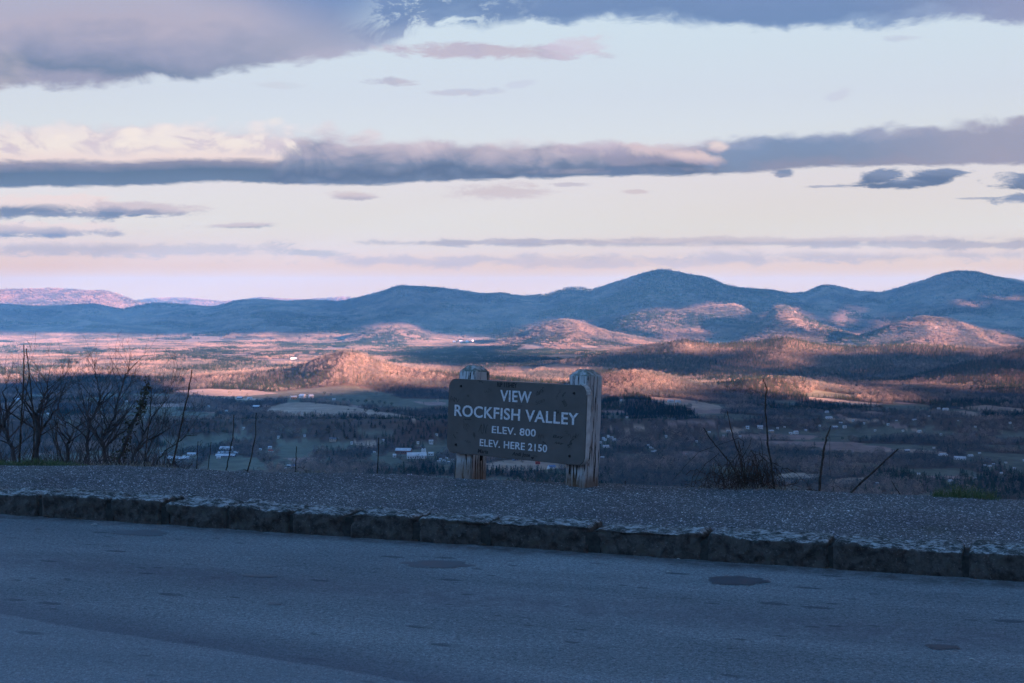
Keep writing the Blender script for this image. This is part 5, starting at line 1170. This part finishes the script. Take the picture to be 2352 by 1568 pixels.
# hill foot farm
house(674, 917, 17, 9, 'left one of three white barns at the foot of the lit hill', white, tanw, 'white_barn', 'barn', .5, 14); house(695, 913.5, 18, 9, 'middle and largest of three white barns at the hill foot', tin, white, 'white_barn', 'barn', -.6, 16); house(714, 914, 13, 9, 'right one of three white barns at the hill foot', tin, white, 'white_barn', 'barn', .6, 14)
BL = [(574, 918, 13, 6, 'white house left of the three hill foot barns', 0), (551, 916, 14, 4, 'long pale shed at the road below the lit wood', 1), (767, 919, 8, 4, 'tiny white shed right of the three hill foot barns', 0), (589, 938, 17, 8, 'pale roofed shed left of the tan field', 1),
      (765, 1014, 18, 5, 'grey roofed shed above the oval green field', 2), (808, 1019, 6, 5, 'white cottage right of the oval green field', 0), (620, 1030, 10, 6, 'white house above the red roofed one', 0), (622, 1038, 13, 5, 'red roofed house left of centre', 3),
      (598, 1034, 6, 5, 'small white house left of the red roofed one', 0), (990, 1019, 11, 9, 'white gable house above the dairy', 0), (1008, 1062, 8, 5, 'white house at the left of the hamlet beside the sign', 0), (1020, 1060, 7, 5, 'white house in the middle of the hamlet beside the sign', 0), (1030, 1064, 8, 5, 'white house closest to the left sign post', 1),
      (656, 1079, 5, 6, 'small white house above the lone short cane', 0), (664, 1072, 10, 5, 'grey roofed house above the lone short cane', 1), (674, 1072, 8, 5, 'blue roofed house above the lone short cane', 4), (939, 1096, 16, 6, 'pale house just above the shoulder left of the sign', 1), (905, 1096, 22, 4, 'long pale shed just above the shoulder left of the sign', 1),
      (1540, 924, 15, 6, 'left pale farmhouse on the field below the lit wood', 0), (1557, 925, 13, 7, 'right pale farmhouse on the field below the lit wood', 0), (1427, 920, 4, 4, 'tiny white house under the lit wood behind the sign', 0),
      (1717, 984, 9, 7, 'white house left of the tallest bramble cane', 0), (1746, 985, 15, 6, 'white farmhouse just left of the tallest bramble cane', 0), (1629, 995, 7, 4, 'small white house left of the bramble canes', 0), (1643, 997, 4, 4, 'tiny white shed left of the bramble canes', 0), (1673, 992, 10, 3, 'low white shed behind the middle bramble cane', 0),
      (1771, 992, 13, 4, 'low pink walled house right of the tallest bramble cane', 5), (1816, 997, 9, 4, 'small white house beside the pale farm block', 0), (1828, 996, 12, 8, 'pale farm block by the wide field', 0), (1392, 1029, 15, 6, 'bright white house just right of the sign post', 0), (1390, 1012, 7, 4, 'small white house above the bright one by the post', 0), (1402, 1009, 7, 4, 'pale roofed house right of the sign post', 1), (1409, 1015, 6, 4, 'small shed right of the sign post', 1),
      (1500, 1040, 10, 4, 'pale roof among the trees between sign and bramble', 1), (1498, 1032, 6, 4, 'small pale roof above the one between sign and bramble', 1), (1577, 1046, 5, 5, 'tiny white house left of the bramble heap', 0), (1384, 1053, 10, 3, 'low pale roof close to the right sign post', 1),
      (1899, 948, 9, 5, 'white house under the wooded slope at right', 0), (1904, 962, 17, 4, 'long white farm building below the wooded slope at right', 0), (1883, 981, 5, 4, 'tiny white house near the knobbly cane top', 0), (1917, 984, 15, 5, 'pale farmhouse right of the knobbly cane top', 1), (1940, 983, 9, 6, 'white barn right of the knobbly cane', 0), (1931, 975, 9, 4, 'grey roofed barn behind the knobbly cane', 1),
      (2156, 940, 8, 4, 'small white shed beside the bright farm at right', 0), (2172, 943, 14, 6, 'bright white farm in the fields at right', 0), (2040, 978, 7, 6, 'white cottage at the right middle', 0), (2059, 969, 5, 4, 'tiny white house above the right cottage', 0), (2100, 966, 10, 4, 'white house at the wood edge at right', 0), (2112, 994, 9, 5, 'white house at the end of the wide field', 0), (2161, 1000, 6, 4, 'small white house right of the wide field', 0),
      (2083, 1038, 13, 6, 'pale farmhouse above the leaning cane', 1), (2166, 1047, 20, 4, 'long white shed right of the leaning cane', 0), (2205, 1056, 30, 6, 'longest white building at lower right', 0), (2229, 1048, 12, 3, 'low white shed right of the longest building', 0), (2183, 1106, 11, 4, 'white house above the grass tuft', 0), (2262, 1071, 8, 4, 'left pale house of the cluster at lower right', 1), (2273, 1073, 8, 4, 'middle pale house of the cluster at lower right', 0), (2282, 1068, 6, 4, 'right pale house of the cluster at lower right', 1), (2300, 1089, 4, 5, 'tiny white house at the far lower right', 0), (2015, 1113, 8, 5, 'pale shed above the leaning cane foot', 1),
      (675, 825, 17, 4, 'white farm on the lit fields behind the hill', 0), (290, 923, 7, 4, 'white house seen through the bare tree', 0), (41, 921, 12, 7, 'pale house behind the tallest canes', 0), (1043, 786, 7, 4, 'leftmost white house of the far sunlit hamlet', 0), (1058, 785, 8, 4, 'second white house of the far sunlit hamlet', 0), (1073, 786, 8, 4, 'third white house of the far sunlit hamlet', 0), (1086, 784, 6, 4, 'rightmost white house of the far sunlit hamlet', 0),
      (1184, 1058, 15, 6, 'pale roofed farmhouse seen under the sign', 1), (1267, 1077, 19, 8, 'blue roofed white house seen under the sign', 4), (2355, 1060, 12, 4, 'pale barn cut by the right edge of the view', 0)]
EXTRA = [(1386, 1008, 5), (1397, 1004, 4), (1406, 1006, 5), (1412, 1011, 4), (1379, 1018, 4), (1494, 1029, 4), (1505, 1037, 5), (1489, 1024, 3), (1012, 1056, 4), (1026, 1054, 4), (1040, 1058, 4), (390, 1051, 6), (401, 1048, 5), (423, 1050, 6), (434, 1053, 5), (372, 1043, 4), (1662, 1002, 4), (1700, 1004, 5), (1786, 986, 5), (1802, 983, 4), (1851, 990, 5), (1960, 968, 5), (1985, 975, 4), (2010, 990, 4), (2074, 992, 4), (2134, 958, 4), (2200, 970, 4), (2240, 982, 5), (2320, 975, 5), (2145, 1030, 4), (2250, 1042, 5), (2310, 1065, 4), (2330, 1078, 5), (2110, 1090, 4), (2240, 1100, 4), (560, 986, 4), (640, 1008, 4), (700, 1004, 4), (860, 1040, 4), (880, 1012, 4), (960, 1018, 5), (1003, 1000, 4), (480, 935, 4), (520, 945, 5), (110, 952, 5), (160, 970, 4), (330, 960, 4), (1440, 960, 4), (1530, 1005, 4), (1600, 1016, 4)]
def near_word(u, v):
    marks = [(45, 'the tall canes at left'), (250, 'the bare trees at left'), (420, 'the thick leaning cane'), (560, 'the twin canes'), (690, 'the lone short cane'), (870, 'the lone straight cane'), (1010, 'the left edge of the sign'), (1400, 'the right sign post'), (1530, 'the gap between sign and bramble'), (1700, 'the bramble heap'), (1890, 'the knobbly cane'), (2060, 'the leaning cane tip'), (2220, 'the grass tuft'), (2340, 'the right edge')]
    return min(marks, key=lambda m_: abs(m_[0]-u))[1]
seen_ = {}
RF = {0: (tin, white), 1: (tin, grey), 2: (grey, tanw), 3: (redr, white), 4: (blue, white), 5: (tin, tanw)}
for uc, vb, wp in EXTRA:
    w_ = near_word(uc, vb); c_ = seen_.setdefault(w_, []); c_.append((uc, vb, wp))
for w_, lst in seen_.items():
    lst.sort()
    for j, (uc, vb, wp) in enumerate(lst):
        which = {1: ['lone'], 2: ['left one of two', 'right one of two'], 3: ['left one of three', 'middle one of three', 'right one of three']}.get(len(lst), [['leftmost', 'second', 'third', 'fourth', 'fifth', 'sixth', 'seventh', 'eighth', 'ninth'][min(k, 8)] for k in range(len(lst))])[j]
        BL.append((uc, vb, wp+1, 4, which+' tiny white houses in woods beyond '+w_ if which != 'lone' else 'lone tiny white house in woods beyond '+w_, 0))
for uc, vb, wp, hp_, lab, rk in BL:
    rf, wl = RF[rk]; house(uc, vb, wp, hp_, lab, rf, wl, 'farm_house' if 'house' in lab or 'cottage' in lab or 'farm' in lab else 'farm_shed', 'house' if 'house' in lab or 'cottage' in lab else 'building', grp='farm buildings in the valley')
house(1235, 1066, 12, 9, 'red barn with white doors seen under the sign', redr, simple_mat('red_siding', (.45, .07, .05, 1), .8), 'red_barn', 'barn', .1, 10, 2)
# single trees standing in the open fields
def lone(uc, vb, hpx, kind, lab, grp):
    x, y, z = ray_ground(uc, vb); s = hpx/FL*y/15.0; t = link('field_tree', None); t.location = (x, y, z-.5); t.scale = (s*1.25, s*1.25, s); t.rotation_euler = (0, 0, random.uniform(0, 6)); t['label'] = lab; t['category'] = 'tree'; t['group'] = grp
    link('crown', LONE[kind], None, t)
    V, F = tube([(0, 0, -2), (0, 0, 4), (.1, 0, 9)], [.45, .35, .15], 6); link('trunk', join_mesh('trunk', [(V, F)]), barkm, t)
LONE = [crown_mesh('round_crown', 701, 150, 4.8, 13, .12, ME, 'bare', tsz=1.5), crown_mesh('conical_crown', 702, 150, 4.0, 15, .1, ME, 'ever', tsz=1.5)]
ORD = ['first', 'second', 'third', 'fourth', 'fifth', 'sixth', 'seventh', 'eighth', 'ninth', 'tenth']
for i, (uc, vb, hp_) in enumerate([(840, 946, 9), (862, 947, 12), (867, 948, 10), (890, 948, 8), (905, 948, 10), (918, 948, 11), (930, 949, 8)]):
    lone(uc, vb, hp_, 0, ORD[i]+' tree from the left in the row along the lower edge of the tan field', 'trees in rows across the fields left of the sign')
for i, (uc, vb, hp_) in enumerate([(790, 921, 8), (806, 923, 9), (822, 924, 8), (840, 925, 9), (856, 926, 8), (872, 927, 9), (884, 928, 7), (900, 930, 7)]):
    lone(uc, vb, hp_, 0, ORD[i]+' tree from the left in the hedge line above the tan field', 'trees in rows across the fields left of the sign')
for uc, vb, hp_, kd, lab in [(815, 944, 6, 0, 'small round tree left of the tree row on the tan field'), (800, 942, 5, 0, 'tiny round bush at the middle of the tan field edge'), (612, 944, 18, 1, 'tall dark evergreen at the left end of the tan field'),
    (610, 900, 10, 1, 'pointed evergreen on the road below the lit wood'), (552, 898, 9, 1, 'small evergreen at the left end of the long lit field'), (745, 905, 7, 0, 'round bush right of the three white barns'), (760, 908, 6, 0, 'small bush near the tiny shed right of the barns'),
    (700, 920, 5, 0, 'small bush on the upper edge of the tan field'), (1147, 1080, 17, 1, 'pointed evergreen seen under the sign near the left post'), (1200, 1062, 8, 0, 'dark bushy tree beside the farmhouse seen under the sign'), (1156, 1061, 4, 0, 'tiny bush at the top of the field seen under the sign'),
    (1255, 1060, 5, 0, 'small tree right of the red barn seen under the sign'), (1890, 1012, 6, 0, 'bush on the wide field beside the knobbly cane'), (1935, 1010, 7, 0, 'round tree on the wide field right of the knobbly cane'), (1800, 1012, 5, 0, 'right bush of two in the pinkish field'), (1780, 1011, 5, 0, 'left bush of two in the pinkish field'),
    (2115, 940, 6, 0, 'lone tree left of the bright farm in the fields'), (2290, 1008, 6, 0, 'lone tree in the pale field near the right edge')]:
    lone(uc, vb, hp_, kd, lab, 'single trees in the open fields')
# mast on the right summit
x, y, z = ray_ground(2212, 626.5); t = link('radio_mast', None); t.location = (x, y, z); t['label'] = 'thin radio mast on the right mountain summit'; t['category'] = 'mast'
V, F = tube([(0, 0, 0), (0, 0, 28), (0, 0, 52)], [1.0, .8, .4], 5); link('mast_pole', join_mesh('mast_pole', [(V, F)]), barkm, t)
